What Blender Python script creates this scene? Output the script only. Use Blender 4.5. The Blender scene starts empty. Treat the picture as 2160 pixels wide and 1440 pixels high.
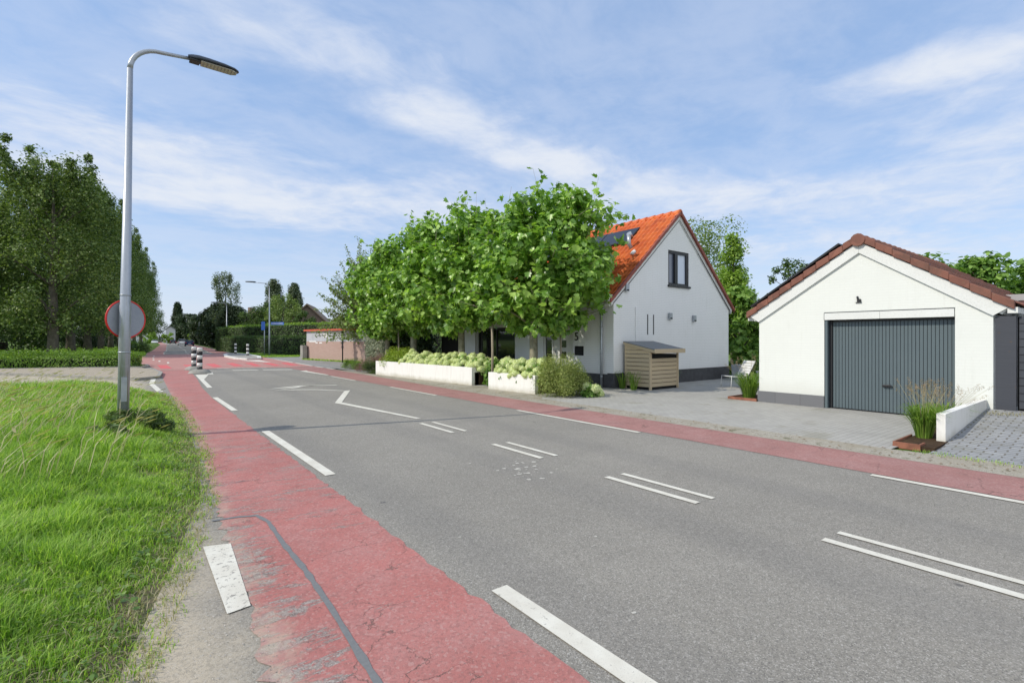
import bpy, bmesh, math, random
import numpy as np
from mathutils import Vector, Matrix
random.seed(4)
rng = np.random.default_rng(7)
sc = bpy.context.scene
COL = sc.collection
AZ = math.atan(810/1050)            # camera heading, clockwise from the road direction (+Y)
SA, CA = math.sin(AZ), math.cos(AZ)

# ------------------------------------------------------------------ scene tree helpers
def link(name, data, parent=None, loc=(0,0,0)):
    o = bpy.data.objects.new(name, data); COL.objects.link(o)
    o.location = loc
    if parent is not None: o.parent = parent
    return o
def tag(o, label=None, cat=None, group=None, kind=None):
    if label: o['label'] = label
    if cat: o['category'] = cat
    if group: o['group'] = group
    if kind: o['kind'] = kind
    return o
def thing(name, label, cat, loc=(0,0,0), rz=0.0, group=None):
    o = link(name, None, None, loc); o.rotation_euler = (0,0,rz); o.empty_display_size = 0.2
    return tag(o, label, cat, group)
def dup(root, loc, rz=0.0, scale=None, label=None):
    r = root.copy(); COL.objects.link(r); r.location = loc; r.rotation_euler = (0,0,rz)
    if scale: r.scale = scale
    if label: r['label'] = label
    for ch in list(root.children):
        c = ch.copy(); COL.objects.link(c); c.parent = r
        for g in list(ch.children):
            d = g.copy(); COL.objects.link(d); d.parent = c
    return r

# ------------------------------------------------------------------ mesh helpers
class MB:
    def __init__(s): s.v=[]; s.f=[]; s.m=[]; s.sm=[]
    def add(s, vs, fs, m=0, smooth=False):
        o=len(s.v); s.v += [tuple(v) for v in vs]
        for f in fs: s.f.append([i+o for i in f]); s.m.append(m); s.sm.append(smooth)
        return s
    def box(s, a, b, m=0, mat=None):
        x0,y0,z0=a; x1,y1,z1=b
        vs=[(x0,y0,z0),(x1,y0,z0),(x1,y1,z0),(x0,y1,z0),(x0,y0,z1),(x1,y0,z1),(x1,y1,z1),(x0,y1,z1)]
        if mat is not None: vs=[tuple(mat@Vector(v)) for v in vs]
        return s.add(vs,[(0,3,2,1),(4,5,6,7),(0,1,5,4),(1,2,6,5),(2,3,7,6),(3,0,4,7)],m)
    def prism(s, poly, z0, z1, m=0):
        n=len(poly)
        a=sum(poly[i][0]*poly[(i+1)%n][1]-poly[(i+1)%n][0]*poly[i][1] for i in range(n))
        if a<0: poly=poly[::-1]
        vs=[(p[0],p[1],z0) for p in poly]+[(p[0],p[1],z1) for p in poly]
        fs=[tuple(range(n))[::-1],tuple(range(n,2*n))]+[(i,(i+1)%n,n+(i+1)%n,n+i) for i in range(n)]
        return s.add(vs,fs,m)
    def extr(s, poly, axis, a, b, m=0):
        """poly in the plane normal to axis ('x': (y,z); 'y': (x,z)), extruded from a to b"""
        n=len(poly)
        def P(p,t): return (t,p[0],p[1]) if axis=='x' else (p[0],t,p[1])
        ar=sum(poly[i][0]*poly[(i+1)%n][1]-poly[(i+1)%n][0]*poly[i][1] for i in range(n))
        if (ar<0)==(axis=='x'): poly=poly[::-1]
        vs=[P(p,a) for p in poly]+[P(p,b) for p in poly]
        if a>b: vs=vs[n:]+vs[:n]
        fs=[tuple(range(n))[::-1],tuple(range(n,2*n))]+[(i,(i+1)%n,n+(i+1)%n,n+i) for i in range(n)]
        return s.add(vs,fs,m)
    def tube(s, pts, rad, n=10, m=0, cap=True, smooth=True):
        pts=[Vector(p) for p in pts]
        if not hasattr(rad,'__len__'): rad=[rad]*len(pts)
        vs=[]; u=None
        for i,p in enumerate(pts):
            d=(pts[min(i+1,len(pts)-1)]-pts[max(i-1,0)]).normalized()
            if u is None: u=d.cross(Vector((0,0,1)) if abs(d.z)<0.9 else Vector((1,0,0))).normalized()
            else: u=(u-d*u.dot(d)).normalized()
            w=u.cross(d).normalized()
            for k in range(n):
                t=2*math.pi*k/n; vs.append(tuple(p+(u*math.cos(t)+w*math.sin(t))*rad[i]))
        fs=[]
        for i in range(len(pts)-1):
            for k in range(n):
                a=i*n+k; b=i*n+(k+1)%n; fs.append((a,a+n,b+n,b))
        s.add(vs,fs,m,smooth)
        if cap:
            o=len(s.v)-len(vs)
            s.f.append([o+k for k in range(n)][::1]); s.m.append(m); s.sm.append(False)
            s.f.append([o+(len(pts)-1)*n+k for k in range(n)][::-1]); s.m.append(m); s.sm.append(False)
        return s
    def lathe(s, prof, c=(0,0,0), n=24, m=0, smooth=True):
        vs=[]; 
        for r,z in prof:
            for k in range(n):
                t=2*math.pi*k/n; vs.append((c[0]+r*math.cos(t),c[1]+r*math.sin(t),c[2]+z))
        fs=[]
        for i in range(len(prof)-1):
            for k in range(n):
                a=i*n+k; b=i*n+(k+1)%n; fs.append((a,b,b+n,a+n))
        fs.append(tuple(range(n))[::-1]); fs.append(tuple((len(prof)-1)*n+k for k in range(n)))
        return s.add(vs,fs,m,smooth)
    def build(s, name, mats, parent=None, loc=(0,0,0), bevel=0):
        me=bpy.data.meshes.new(name); me.from_pydata(s.v,[],s.f)
        if not isinstance(mats,(list,tuple)): mats=[mats]
        for m in mats: me.materials.append(m)
        me.polygons.foreach_set('material_index', s.m)
        me.polygons.foreach_set('use_smooth', s.sm)
        me.update()
        o=link(name,me,parent,loc)
        if bevel:
            b=o.modifiers.new('bevel','BEVEL'); b.width=bevel; b.segments=2; b.limit_method='ANGLE'
        return o

def np_mesh(name, V, F, mats, midx=None, parent=None, loc=(0,0,0), smooth=False):
    """V (n,3), F (m,k) all faces with k corners"""
    me=bpy.data.meshes.new(name); V=np.ascontiguousarray(V,dtype=np.float32); F=np.ascontiguousarray(F,dtype=np.int32)
    m,k=F.shape
    me.vertices.add(len(V)); me.vertices.foreach_set('co',V.ravel())
    me.loops.add(m*k); me.loops.foreach_set('vertex_index',F.ravel())
    me.polygons.add(m); me.polygons.foreach_set('loop_start',np.arange(0,m*k,k,dtype=np.int32))
    me.polygons.foreach_set('loop_total',np.full(m,k,dtype=np.int32))
    if not isinstance(mats,(list,tuple)): mats=[mats]
    for x in mats: me.materials.append(x)
    if midx is not None: me.polygons.foreach_set('material_index',np.asarray(midx,dtype=np.int32))
    if smooth: me.polygons.foreach_set('use_smooth',np.ones(m,dtype=bool))
    me.update(calc_edges=True); 
    return link(name,me,parent,loc)

# ------------------------------------------------------------------ node helpers
class NT:
    def __init__(s, nt): s.t=nt; s.n=nt.nodes; s.l=nt.links
    def new(s, typ, **kw):
        x=s.n.new(typ)
        for k,v in kw.items():
            if k in x.inputs.keys() if isinstance(k,str) else False: s.set(x.inputs[k],v)
            else: setattr(x,k,v)
        return x
    def set(s, sock, v):
        if isinstance(v, bpy.types.NodeSocket): s.l.new(v,sock)
        else: sock.default_value=v
    def math(s, op, a, b=0.0, c=None, clamp=False):
        x=s.n.new('ShaderNodeMath'); x.operation=op; x.use_clamp=clamp
        s.set(x.inputs[0],a); s.set(x.inputs[1],b)
        if c is not None: s.set(x.inputs[2],c)
        return x.outputs[0]
    def noise(s, vec, scale=5, detail=4, rough=0.55, dist=0.0):
        x=s.n.new('ShaderNodeTexNoise')
        if vec is not None: s.l.new(vec,x.inputs['Vector'])
        x.inputs['Scale'].default_value=scale; x.inputs['Detail'].default_value=detail
        x.inputs['Roughness'].default_value=rough; x.inputs['Distortion'].default_value=dist
        return x.outputs['Fac']
    def vor(s, vec, scale=5, feature='F1', rand=1.0, out='Distance'):
        x=s.n.new('ShaderNodeTexVoronoi'); x.feature=feature
        if vec is not None: s.l.new(vec,x.inputs['Vector'])
        x.inputs['Scale'].default_value=scale; x.inputs['Randomness'].default_value=rand
        return x.outputs[out]
    def ramp(s, fac, stops, interp='LINEAR'):
        x=s.n.new('ShaderNodeValToRGB'); x.color_ramp.interpolation=interp
        e=x.color_ramp.elements
        while len(e)<len(stops): e.new(0.5)
        for i,(p,c) in enumerate(stops):
            e[i].position=p
            e[i].color=(c,c,c,1) if not hasattr(c,'__len__') else (c[0],c[1],c[2],1)
        s.set(x.inputs[0],fac); return x.outputs[0]
    def step(s, v, a, b):
        x=s.n.new('ShaderNodeMapRange'); x.clamp=True; x.interpolation_type='SMOOTHSTEP'
        s.set(x.inputs[0],v); x.inputs[1].default_value=a; x.inputs[2].default_value=b
        return x.outputs[0]
    def mix(s, fac, a, b, blend='MIX'):
        x=s.n.new('ShaderNodeMix'); x.data_type='RGBA'; x.blend_type=blend
        s.set(x.inputs[0],fac)
        def c(v): return v if isinstance(v,bpy.types.NodeSocket) else ((v[0],v[1],v[2],1) if hasattr(v,'__len__') else (v,v,v,1))
        s.set(x.inputs[6],c(a)); s.set(x.inputs[7],c(b)); return x.outputs[2]
    def mapping(s, vec, loc=(0,0,0), rot=(0,0,0), scale=(1,1,1), typ='POINT'):
        x=s.n.new('ShaderNodeMapping'); x.vector_type=typ
        s.l.new(vec,x.inputs[0]); x.inputs[1].default_value=loc; x.inputs[2].default_value=rot; x.inputs[3].default_value=scale
        return x.outputs[0]
    def xyz(s, vec):
        x=s.n.new('ShaderNodeSeparateXYZ'); s.l.new(vec,x.inputs[0]); return x.outputs
    def comb(s, x_,y_,z_):
        x=s.n.new('ShaderNodeCombineXYZ'); s.set(x.inputs[0],x_); s.set(x.inputs[1],y_); s.set(x.inputs[2],z_); return x.outputs[0]
    def bump(s, h, strength=0.3, dist=0.01):
        x=s.n.new('ShaderNodeBump'); s.set(x.inputs['Height'],h); x.inputs['Strength'].default_value=strength; x.inputs['Distance'].default_value=dist
        return x.outputs[0]

def mat(name, fn, rough=0.8, metal=0.0, spec=0.4):
    m=bpy.data.materials.new(name); m.use_nodes=True; t=NT(m.node_tree)
    b=m.node_tree.nodes['Principled BSDF']
    b.inputs['Roughness'].default_value=rough; b.inputs['Metallic'].default_value=metal
    b.inputs['Specular IOR Level'].default_value=spec
    geo=t.new('ShaderNodeNewGeometry'); pos=geo.outputs['Position']
    t.pos=pos; t.geo=geo; t.b=b
    tc=t.new('ShaderNodeTexCoord'); t.obj=tc.outputs['Object']
    r=fn(t)
    if r is not None:
        if isinstance(r,tuple) and len(r)==2:
            col,nrm=r
            t.l.new(nrm,b.inputs['Normal'])
        else: col=r
        t.set(b.inputs['Base Color'], col if isinstance(col,bpy.types.NodeSocket) else (*col,1))
    return m
def varied(name, c1, c2=None, scale=6, rough=0.7, metal=0.0, bump=0.15, spec=0.4, bdist=0.004):
    if c2 is None: c2=tuple(v*0.78 for v in c1)
    def fn(t):
        n=t.noise(t.pos,scale,5,0.6)
        n2=t.noise(t.pos,scale*14,3,0.6)
        col=t.mix(t.step(n,0.3,0.72),c1,c2)
        col=t.mix(t.math('MULTIPLY',t.step(n2,0.45,0.75),0.25),col,tuple(v*0.6 for v in c1))
        return col,t.bump(n2,bump,bdist)
    return mat(name,fn,rough,metal,spec)

def leafmat(name, dark, mid, light, trans=0.35, rough=0.5, spec=0.35, clump=0.9):
    def fn(t):
        r=t.geo.outputs['Random Per Island']
        n=t.noise(t.pos,clump,3,0.6)
        f=t.math('ADD',t.math('MULTIPLY',r,0.62),t.math('MULTIPLY',n,0.42))
        return t.ramp(f,[(0.1,dark),(0.45,mid),(0.85,light)])
    m=mat(name,fn,rough,0,spec); t=NT(m.node_tree)
    b=m.node_tree.nodes['Principled BSDF']; out=m.node_tree.nodes['Material Output']
    tr=t.new('ShaderNodeBsdfTranslucent'); mx=t.new('ShaderNodeMixShader')
    src=b.inputs['Base Color'].links[0].from_socket
    c=t.mix(1.0,src,(1.25,1.35,0.55),'MULTIPLY'); t.l.new(c,tr.inputs[0])
    mx.inputs[0].default_value=trans
    t.l.new(b.outputs[0],mx.inputs[1]); t.l.new(tr.outputs[0],mx.inputs[2]); t.l.new(mx.outputs[0],out.inputs[0])
    return m

M={}
# ------------------------------------------------------------------ ground materials
def asphalt_color(t, base=(0.300,0.280,0.243)):
    p=t.pos
    big=t.noise(p,0.35,4,0.6); mid=t.noise(p,3.0,4,0.6); fine=t.noise(p,130,3,0.7); v=t.vor(p,170,out='Color')
    vx=t.xyz(v)[0]
    c=t.mix(t.step(big,0.3,0.7),tuple(k*0.9 for k in base),tuple(k*1.1 for k in base))
    c=t.mix(t.math('MULTIPLY',t.step(mid,0.35,0.75),0.35),c,tuple(k*0.8 for k in base))
    c=t.mix(t.math('MULTIPLY',t.step(fine,0.3,0.8),0.6),c,tuple(k*0.55 for k in base))
    c=t.mix(t.step(vx,0.80,0.97),c,(0.42,0.40,0.36))
    c=t.mix(t.math('MULTIPLY',t.step(vx,0.22,0.0),0.6),c,(0.06,0.06,0.06))
    return c,fine,vx
def f_asphalt(t):
    c,fine,vx=asphalt_color(t)
    p=t.pos
    # longitudinal wheel tracks and tan dust
    x=t.xyz(p)[0]
    tr=t.math('SINE',t.math('MULTIPLY',x,3.6)); tr=t.math('MULTIPLY',t.step(tr,0.2,1.0),t.math('MULTIPLY',t.noise(t.mapping(p,scale=(1.5,0.15,1)),1.3,4),0.45))
    c=t.mix(tr,c,(0.16,0.155,0.15))
    # dusty, sandy margins
    dust=t.noise(p,1.6,5,0.65)
    l=t.step(t.math('ADD',x,t.math('MULTIPLY',dust,1.1)),1.38,0.70)
    c=t.mix(t.math('MULTIPLY',l,0.85),c,t.mix(fine,(0.42,0.36,0.275),(0.54,0.47,0.36)))
    s=t.vor(t.mapping(p,scale=(1,0.6,1)),2.2); s=t.step(s,0.09,0.03); s=t.math('MULTIPLY',s,t.step(t.noise(p,0.8,2),0.56,0.64))
    c=t.mix(t.math('MULTIPLY',s,0.6),c,(0.44,0.43,0.40))
    tan=t.step(t.noise(p,1.1,4,0.6),0.66,0.8); c=t.mix(t.math('MULTIPLY',tan,0.4),c,(0.33,0.29,0.22))
    sp=t.step(t.vor(p,1.3),0.05,0.03); c=t.mix(t.math('MULTIPLY',sp,0.7),c,(0.08,0.08,0.08))
    gr=t.xyz(t.vor(p,78,out='Color'))[1]; c=t.mix(t.math('MULTIPLY',t.step(gr,0.45,0.0),0.30),c,(0.13,0.125,0.115)); c=t.mix(t.math('MULTIPLY',t.step(gr,0.72,1.0),0.26),c,(0.46,0.44,0.40))
    h=t.math('ADD',fine,t.math('MULTIPLY',vx,0.6))
    return c,t.bump(h,0.6,0.006)
M['asphalt']=mat('asphalt',f_asphalt,0.85,0,0.3)

def f_red(t, worn=True, base=(0.395,0.148,0.132)):
    p=t.pos; x,y,z=t.xyz(p)
    a,fine,vx=asphalt_color(t,(0.31,0.295,0.27))
    big=t.noise(p,0.9,4,0.65)
    c=t.mix(t.step(big,0.3,0.7),base,tuple(k*1.22 for k in base))
    c=t.mix(t.math('MULTIPLY',t.step(t.noise(p,0.5,3),0.4,0.75),0.5),c,(0.40,0.20,0.18))
    c=t.mix(t.math('MULTIPLY',t.step(fine,0.35,0.8),0.45),c,tuple(k*0.62 for k in base))
    # transverse wear ripples
    rip=t.math('ADD',t.math('MULTIPLY',t.noise(t.mapping(p,rot=(0,0,0.35),scale=(0.9,4.2,1)),1.5,7,0.72,0.6),0.62),t.math('MULTIPLY',t.noise(t.mapping(p,rot=(0,0,0.30),scale=(1.0,5.0,1)),4.5,6,0.72,0.4),0.38))
    if worn:
        # left shoulder and the closest patch are worn through
        edge=t.step(t.math('ADD',x,t.math('MULTIPLY',t.noise(p,3,4),0.35)),1.25,0.95)
        near=t.step(y,5.4,4.4)
        k=t.math('ADD',t.math('MULTIPLY',t.math('MULTIPLY',edge,near),0.115),0.0)
        far=t.math('MULTIPLY',t.math('MULTIPLY',t.step(y,3.5,5.5),t.step(y,14.0,9.0)),0.06)
        thr=t.math('SUBTRACT',0.605,t.math('ADD',k,far))
    else: thr=0.64
    wear=t.math('SUBTRACT',rip,thr); wear=t.step(wear,-0.012,0.03)
    grit=t.step(t.noise(p,46,4,0.75),0.57,0.68)
    wear=t.math('MAXIMUM',t.math('MULTIPLY',wear,t.step(t.noise(p,26,4,0.7),0.36,0.5)),t.math('MULTIPLY',grit,0.42))
    # cracks
    nv=t.new('ShaderNodeTexNoise'); nv.inputs['Scale'].default_value=3.2; nv.inputs['Detail'].default_value=6; nv.inputs['Roughness'].default_value=0.65; t.l.new(p,nv.inputs['Vector'])
    mxv=t.new('ShaderNodeVectorMath'); mxv.operation='MULTIPLY_ADD'; t.l.new(nv.outputs['Color'],mxv.inputs[0]); mxv.inputs[1].default_value=(0.75,0.75,0.75)
    t.l.new(t.mapping(p,rot=(0,0,0.3),scale=(1.0,2.6,1)),mxv.inputs[2])
    e=t.vor(mxv.outputs[0],1.15,'DISTANCE_TO_EDGE'); cr=t.step(e,0.011,0.002)
    cr=t.math('MULTIPLY',cr,t.step(t.noise(p,1.4,4,0.7),0.47,0.6))
    pale=t.math('MULTIPLY',t.step(t.noise(p,1.9,6,0.7),0.42,0.66),0.30)
    c=t.mix(pale,c,(0.42,0.26,0.245))
    c=t.mix(t.math('MULTIPLY',wear,0.9),c,a)
    gr=t.xyz(t.vor(p,64,out='Color'))[1]; c=t.mix(t.math('MULTIPLY',t.step(gr,0.4,0.0),0.34),c,(0.20,0.10,0.09)); c=t.mix(t.math('MULTIPLY',t.step(gr,0.75,1.0),0.30),c,(0.50,0.36,0.33))
    c=t.mix(t.math('MULTIPLY',cr,0.75),c,(0.15,0.11,0.095))
    xe=t.math('ADD',0.53,t.math('MULTIPLY',t.step(y,2.0,12.0),0.42)); dusty=t.math('MULTIPLY',t.step(t.math('ADD',t.math('SUBTRACT',x,xe),t.math('MULTIPLY',t.math('SUBTRACT',t.noise(p,2.5,6,0.7),0.5),0.9)),0.24,-0.04),0.6)
    if worn: c=t.mix(dusty,c,t.mix(t.step(t.noise(p,9,5,0.7),0.4,0.65),(0.47,0.40,0.31),(0.42,0.27,0.235)))
    h=t.math('ADD',t.math('SUBTRACT',fine,t.math('MULTIPLY',wear,0.8)),t.math('MULTIPLY',cr,-3.0))
    return c,t.bump(h,0.6,0.006)
M['red_lane']=mat('red_asphalt_worn',lambda t:f_red(t,True),0.8,0,0.3)
M['red_far']=mat('red_asphalt',lambda t:f_red(t,False,(0.42,0.205,0.175)),0.8,0,0.3)
M['red_right']=mat('red_asphalt_dusty',lambda t:f_red(t,False,(0.31,0.155,0.14)),0.85,0,0.3)
M['red_bright']=mat('red_marking',lambda t:t.mix(t.step(t.noise(t.pos,3,5,0.7),0.4,0.75),(0.62,0.10,0.10),(0.48,0.17,0.16)),0.7)
def f_white(t, lo=0.59, hi=0.69):
    p=t.pos
    c=t.mix(t.step(t.noise(p,4,4),0.3,0.7),(0.70,0.68,0.60),(0.60,0.57,0.49))
    n=t.noise(p,30,6,0.75); w=t.step(n,lo,hi)
    w2=t.step(t.noise(p,140,3,0.7),0.5,0.7)
    c=t.mix(t.math('MULTIPLY',w2,0.35),c,(0.42,0.4,0.36))
    return t.mix(w,c,(0.26,0.245,0.22)),t.bump(w2,0.3,0.003)
M['white_paint']=mat('road_paint',f_white,0.7)
M['white_paint_worn']=mat('road_paint_worn',lambda t:f_white(t,0.56,0.62),0.75)
M['seal']=mat('crack_sealant',lambda t:(t.mix(t.noise(t.pos,40,4,0.7),(0.12,0.125,0.13),(0.22,0.22,0.215)),t.bump(t.noise(t.pos,60,3),0.3,0.004)),0.6)
M['splash']=varied('pale_stain',(0.56,0.54,0.48),(0.42,0.40,0.36),20,0.8)
def f_verge(t):
    p=t.pos; n=t.noise(p,6,5,0.65); f=t.noise(p,60,4,0.7)
    c=t.mix(t.step(n,0.35,0.65),(0.27,0.22,0.15),(0.13,0.16,0.06))
    return t.mix(t.math('MULTIPLY',f,0.5),c,(0.05,0.055,0.025)),t.bump(f,0.8,0.02)
M['verge']=mat('grass_soil',f_verge,0.95,0,0.1)
def f_ground(t):
    p=t.pos; n=t.noise(p,0.25,5,0.65); f=t.noise(p,9,5,0.7)
    c=t.mix(t.step(n,0.3,0.7),(0.10,0.17,0.035),(0.16,0.23,0.055))
    return t.mix(t.math('MULTIPLY',f,0.5),c,(0.05,0.085,0.02)),t.bump(f,0.8,0.05)
M['ground']=mat('meadow',f_ground,0.95,0,0.1)
def f_gravel(t):
    p=t.pos; f=t.noise(p,70,4,0.7); v=t.xyz(t.vor(p,85,out='Color'))[0]; n=t.noise(p,1.6,5,0.65); m=t.noise(p,2.7,5,0.7)
    c=t.mix(v,(0.30,0.275,0.23),(0.47,0.44,0.37))
    c=t.mix(t.step(n,0.4,0.7),c,(0.34,0.305,0.24))
    c=t.mix(t.math('MULTIPLY',t.step(m,0.56,0.66),0.75),c,(0.115,0.12,0.055))
    return c,t.bump(t.math('ADD',f,v),0.7,0.01)
M['gravel']=mat('sandy_gravel_strip',f_gravel,0.92,0,0.15)
def bricktex(t, vec, bw, bh, mortar, c1, c2, cm, offset=0.5, smooth=0.1, bias=0.0):
    x=t.new('ShaderNodeTexBrick'); x.offset=offset
    t.l.new(vec,x.inputs['Vector']); x.inputs['Scale'].default_value=1.0
    x.inputs['Brick Width'].default_value=bw; x.inputs['Row Height'].default_value=bh; x.inputs['Mortar Size'].default_value=mortar
    x.inputs['Mortar Smooth'].default_value=smooth; x.inputs['Bias'].default_value=bias
    x.inputs['Color1'].default_value=(*c1,1); x.inputs['Color2'].default_value=(*c2,1); x.inputs['Mortar'].default_value=(*cm,1)
    return x.outputs['Color'],x.outputs['Fac']
def f_pave(t, c1,c2,cm,bw,bh,rot,moss=0.5,m=0.007):
    p=t.pos; v=t.mapping(p,rot=(0,0,rot)); c,f=bricktex(t,v,bw,bh,m,c1,c2,cm)
    n=t.noise(p,1.4,5,0.65); fine=t.noise(p,45,4,0.7)
    c=t.mix(t.math('MULTIPLY',t.step(n,0.35,0.7),0.35),c,tuple(k*0.72 for k in c1))
    c=t.mix(t.math('MULTIPLY',t.step(fine,0.4,0.8),0.3),c,tuple(k*0.6 for k in c1))
    ms=t.math('MULTIPLY',t.step(t.noise(p,0.9,5,0.65),0.56,0.68),moss); c=t.mix(ms,c,(0.20,0.19,0.12))
    return c,t.bump(t.math('SUBTRACT',t.math('MULTIPLY',fine,0.3),f),0.7,0.008)
M['drive']=mat('light_driveway_pavers',lambda t:f_pave(t,(0.375,0.365,0.34),(0.415,0.405,0.375),(0.31,0.30,0.265),0.21,0.105,0.0,0.35),0.85,0,0.25)
M['bluepave']=mat('blue_grey_pavers',lambda t:f_pave(t,(0.28,0.29,0.305),(0.37,0.38,0.39),(0.15,0.14,0.115),0.22,0.11,math.pi/2,0.25,0.011),0.8,0,0.3)
M['tilepath']=mat('grey_slab_path',lambda t:f_pave(t,(0.27,0.265,0.255),(0.33,0.325,0.31),(0.16,0.155,0.14),0.3,0.3,0.05,0.35),0.85,0,0.25)
M['tanpath']=mat('tan_island_paving',lambda t:f_pave(t,(0.40,0.34,0.26),(0.46,0.40,0.31),(0.27,0.23,0.17),0.2,0.1,0.2,0.3),0.85,0,0.25)
M['concrete']=varied('grey_concrete',(0.36,0.345,0.31),(0.24,0.235,0.21),5,0.85,0,0.4,0.25,0.006)
M['kerbwhite']=varied('white_kerb_paint',(0.72,0.71,0.67),(0.55,0.54,0.50),6,0.7)
M['soil']=varied('brown_soil',(0.10,0.065,0.04),(0.06,0.04,0.028),12,0.95,0,0.9,0.1,0.02)

# ------------------------------------------------------------------ object materials
def f_wall(t, base=(0.80,0.80,0.76), bump=0.5, bw=0.21, bh=0.062, md=0.88):
    x,y,z=t.xyz(t.pos); v=t.comb(t.math('ADD',x,y),z,0.0)
    c,f=bricktex(t,v,bw,bh,0.008,base,tuple(k*0.985 for k in base),tuple(k*md for k in base),smooth=0.5)
    n=t.noise(t.pos,1.2,5,0.65); fine=t.noise(t.pos,60,3,0.6)
    c=t.mix(t.math('MULTIPLY',t.step(n,0.4,0.75),0.3),c,tuple(k*0.9 for k in base))
    d=t.math('MULTIPLY',t.step(t.math('ADD',z,t.math('MULTIPLY',n,0.5)),0.95,0.45),0.30); c=t.mix(d,c,(0.47,0.455,0.39)); dr=t.math('MULTIPLY',t.step(t.noise(t.comb(t.math('MULTIPLY',t.math('ADD',x,y),5.0),t.math('MULTIPLY',z,0.45),0.0),1.6,5,0.7),0.52,0.72),0.14); c=t.mix(dr,c,(0.50,0.50,0.45))
    return c,t.bump(t.math('SUBTRACT',t.math('MULTIPLY',fine,0.25),f),bump,0.006)
M['whitebrick']=mat('white_painted_brick',lambda t:f_wall(t,(0.83,0.84,0.83),0.4,md=0.90),0.75)
M['garagewall']=mat('white_fine_brick',lambda t:f_wall(t,(0.735,0.755,0.715),0.10,md=0.965),0.75)
def f_plwall(t):
    x,y,z=t.xyz(t.pos); n=t.noise(t.pos,2,6,0.7); drip=t.noise(t.mapping(t.pos,scale=(6,6,0.7)),1.5,5,0.7)
    c=t.mix(t.math('MULTIPLY',t.step(drip,0.45,0.75),0.45),(0.80,0.79,0.75),(0.62,0.60,0.54))
    d=t.math('MULTIPLY',t.step(t.math('ADD',z,t.math('MULTIPLY',n,0.3)),0.36,0.12),0.7); c=t.mix(d,c,(0.40,0.37,0.27))
    return c,t.bump(n,0.2,0.01)
M['render']=mat('white_rendered_wall',f_plwall,0.8)
M['trim']=varied('white_fascia_board',(0.73,0.745,0.72),(0.68,0.69,0.665),2,0.55,0,0.05)
M['plinth']=varied('dark_grey_plinth',(0.075,0.077,0.083),(0.055,0.055,0.06),7,0.75,0,0.5)
def f_gplinth(t):
    x,y,z=t.xyz(t.pos); c,f=bricktex(t,t.comb(y,z,0.0),0.6,0.6,0.004,(0.15,0.153,0.163),(0.17,0.172,0.18),(0.07,0.07,0.07),0.0)
    return t.mix(t.math('MULTIPLY',t.noise(t.pos,9,4),0.3),c,(0.12,0.12,0.13)),t.bump(f,-0.3,0.004)
M['gplinth']=mat('slate_tile_plinth',f_gplinth,0.6)
def f_tile(t,c1,c2,c3):
    r=t.geo.outputs['Random Per Island']; n=t.noise(t.pos,2.2,5,0.65); f=t.noise(t.pos,50,4,0.7)
    x,y,z=t.xyz(t.pos); cell=t.vor(t.comb(t.math('MULTIPLY',y,4.4),t.math('MULTIPLY',z,4.0),0.0),1.0,out='Color'); cx=t.xyz(cell)[0]
    c=t.mix(cx,c1,c2); c=t.mix(t.math('MULTIPLY',t.step(n,0.45,0.7),0.6),c,c3); c=t.mix(t.math('MULTIPLY',t.step(t.noise(t.pos,7,5,0.7),0.6,0.72),0.35),c,(0.20,0.17,0.10))
    return t.mix(t.math('MULTIPLY',t.step(f,0.5,0.8),0.3),c,tuple(k*0.55 for k in c1)),t.bump(f,0.25,0.004)
M['orange']=mat('orange_pantile',lambda t:f_tile(t,(0.62,0.125,0.035),(0.72,0.19,0.05),(0.42,0.09,0.04)),0.55)
M['verge_tile']=mat('dark_red_verge_tile',lambda t:f_tile(t,(0.25,0.065,0.045),(0.31,0.09,0.06),(0.13,0.05,0.04)),0.6)
M['browntile']=mat('brown_red_garage_tile',lambda t:f_tile(t,(0.17,0.068,0.048),(0.27,0.11,0.075),(0.10,0.065,0.048)),0.7)
M['solar']=mat('solar_glass',lambda t:t.mix(bricktex(t,t.comb(t.xyz(t.pos)[1],t.xyz(t.pos)[2],0.0),0.16,0.13,0.004,(0.008,0.010,0.02),(0.010,0.012,0.024),(0.03,0.03,0.035),0.0)[1],(0.008,0.01,0.02),(0.03,0.03,0.035)),0.12,0,0.6)
M['blackframe']=varied('anthracite_frame',(0.022,0.023,0.026),(0.017,0.017,0.019),5,0.45)
M['glass']=mat('window_glass',lambda t:t.mix(t.noise(t.pos,1.2,2),(0.010,0.012,0.014),(0.022,0.026,0.03)),0.04,0,0.9)
M['curtain']=mat('pale_blind_behind_glass',lambda t:(0.55,0.62,0.72),0.15,0,0.8)
M['curtaindark']=mat('dim_blind_behind_glass',lambda t:t.mix(t.noise(t.mapping(t.pos,scale=(20,20,0.2)),1,2),(0.07,0.085,0.12),(0.14,0.16,0.21)),0.1,0,0.8)
def f_gdoor(t):
    n=t.noise(t.pos,1.3,4,0.6); return t.mix(n,(0.088,0.118,0.132),(0.112,0.145,0.158)),t.bump(t.noise(t.pos,80,2),0.05,0.002)
M['gdoor']=mat('blue_grey_door_paint',f_gdoor,0.42,0,0.4)
M['gseam']=mat('door_seam_shadow',lambda t:(0.025,0.032,0.037),0.6)
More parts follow.
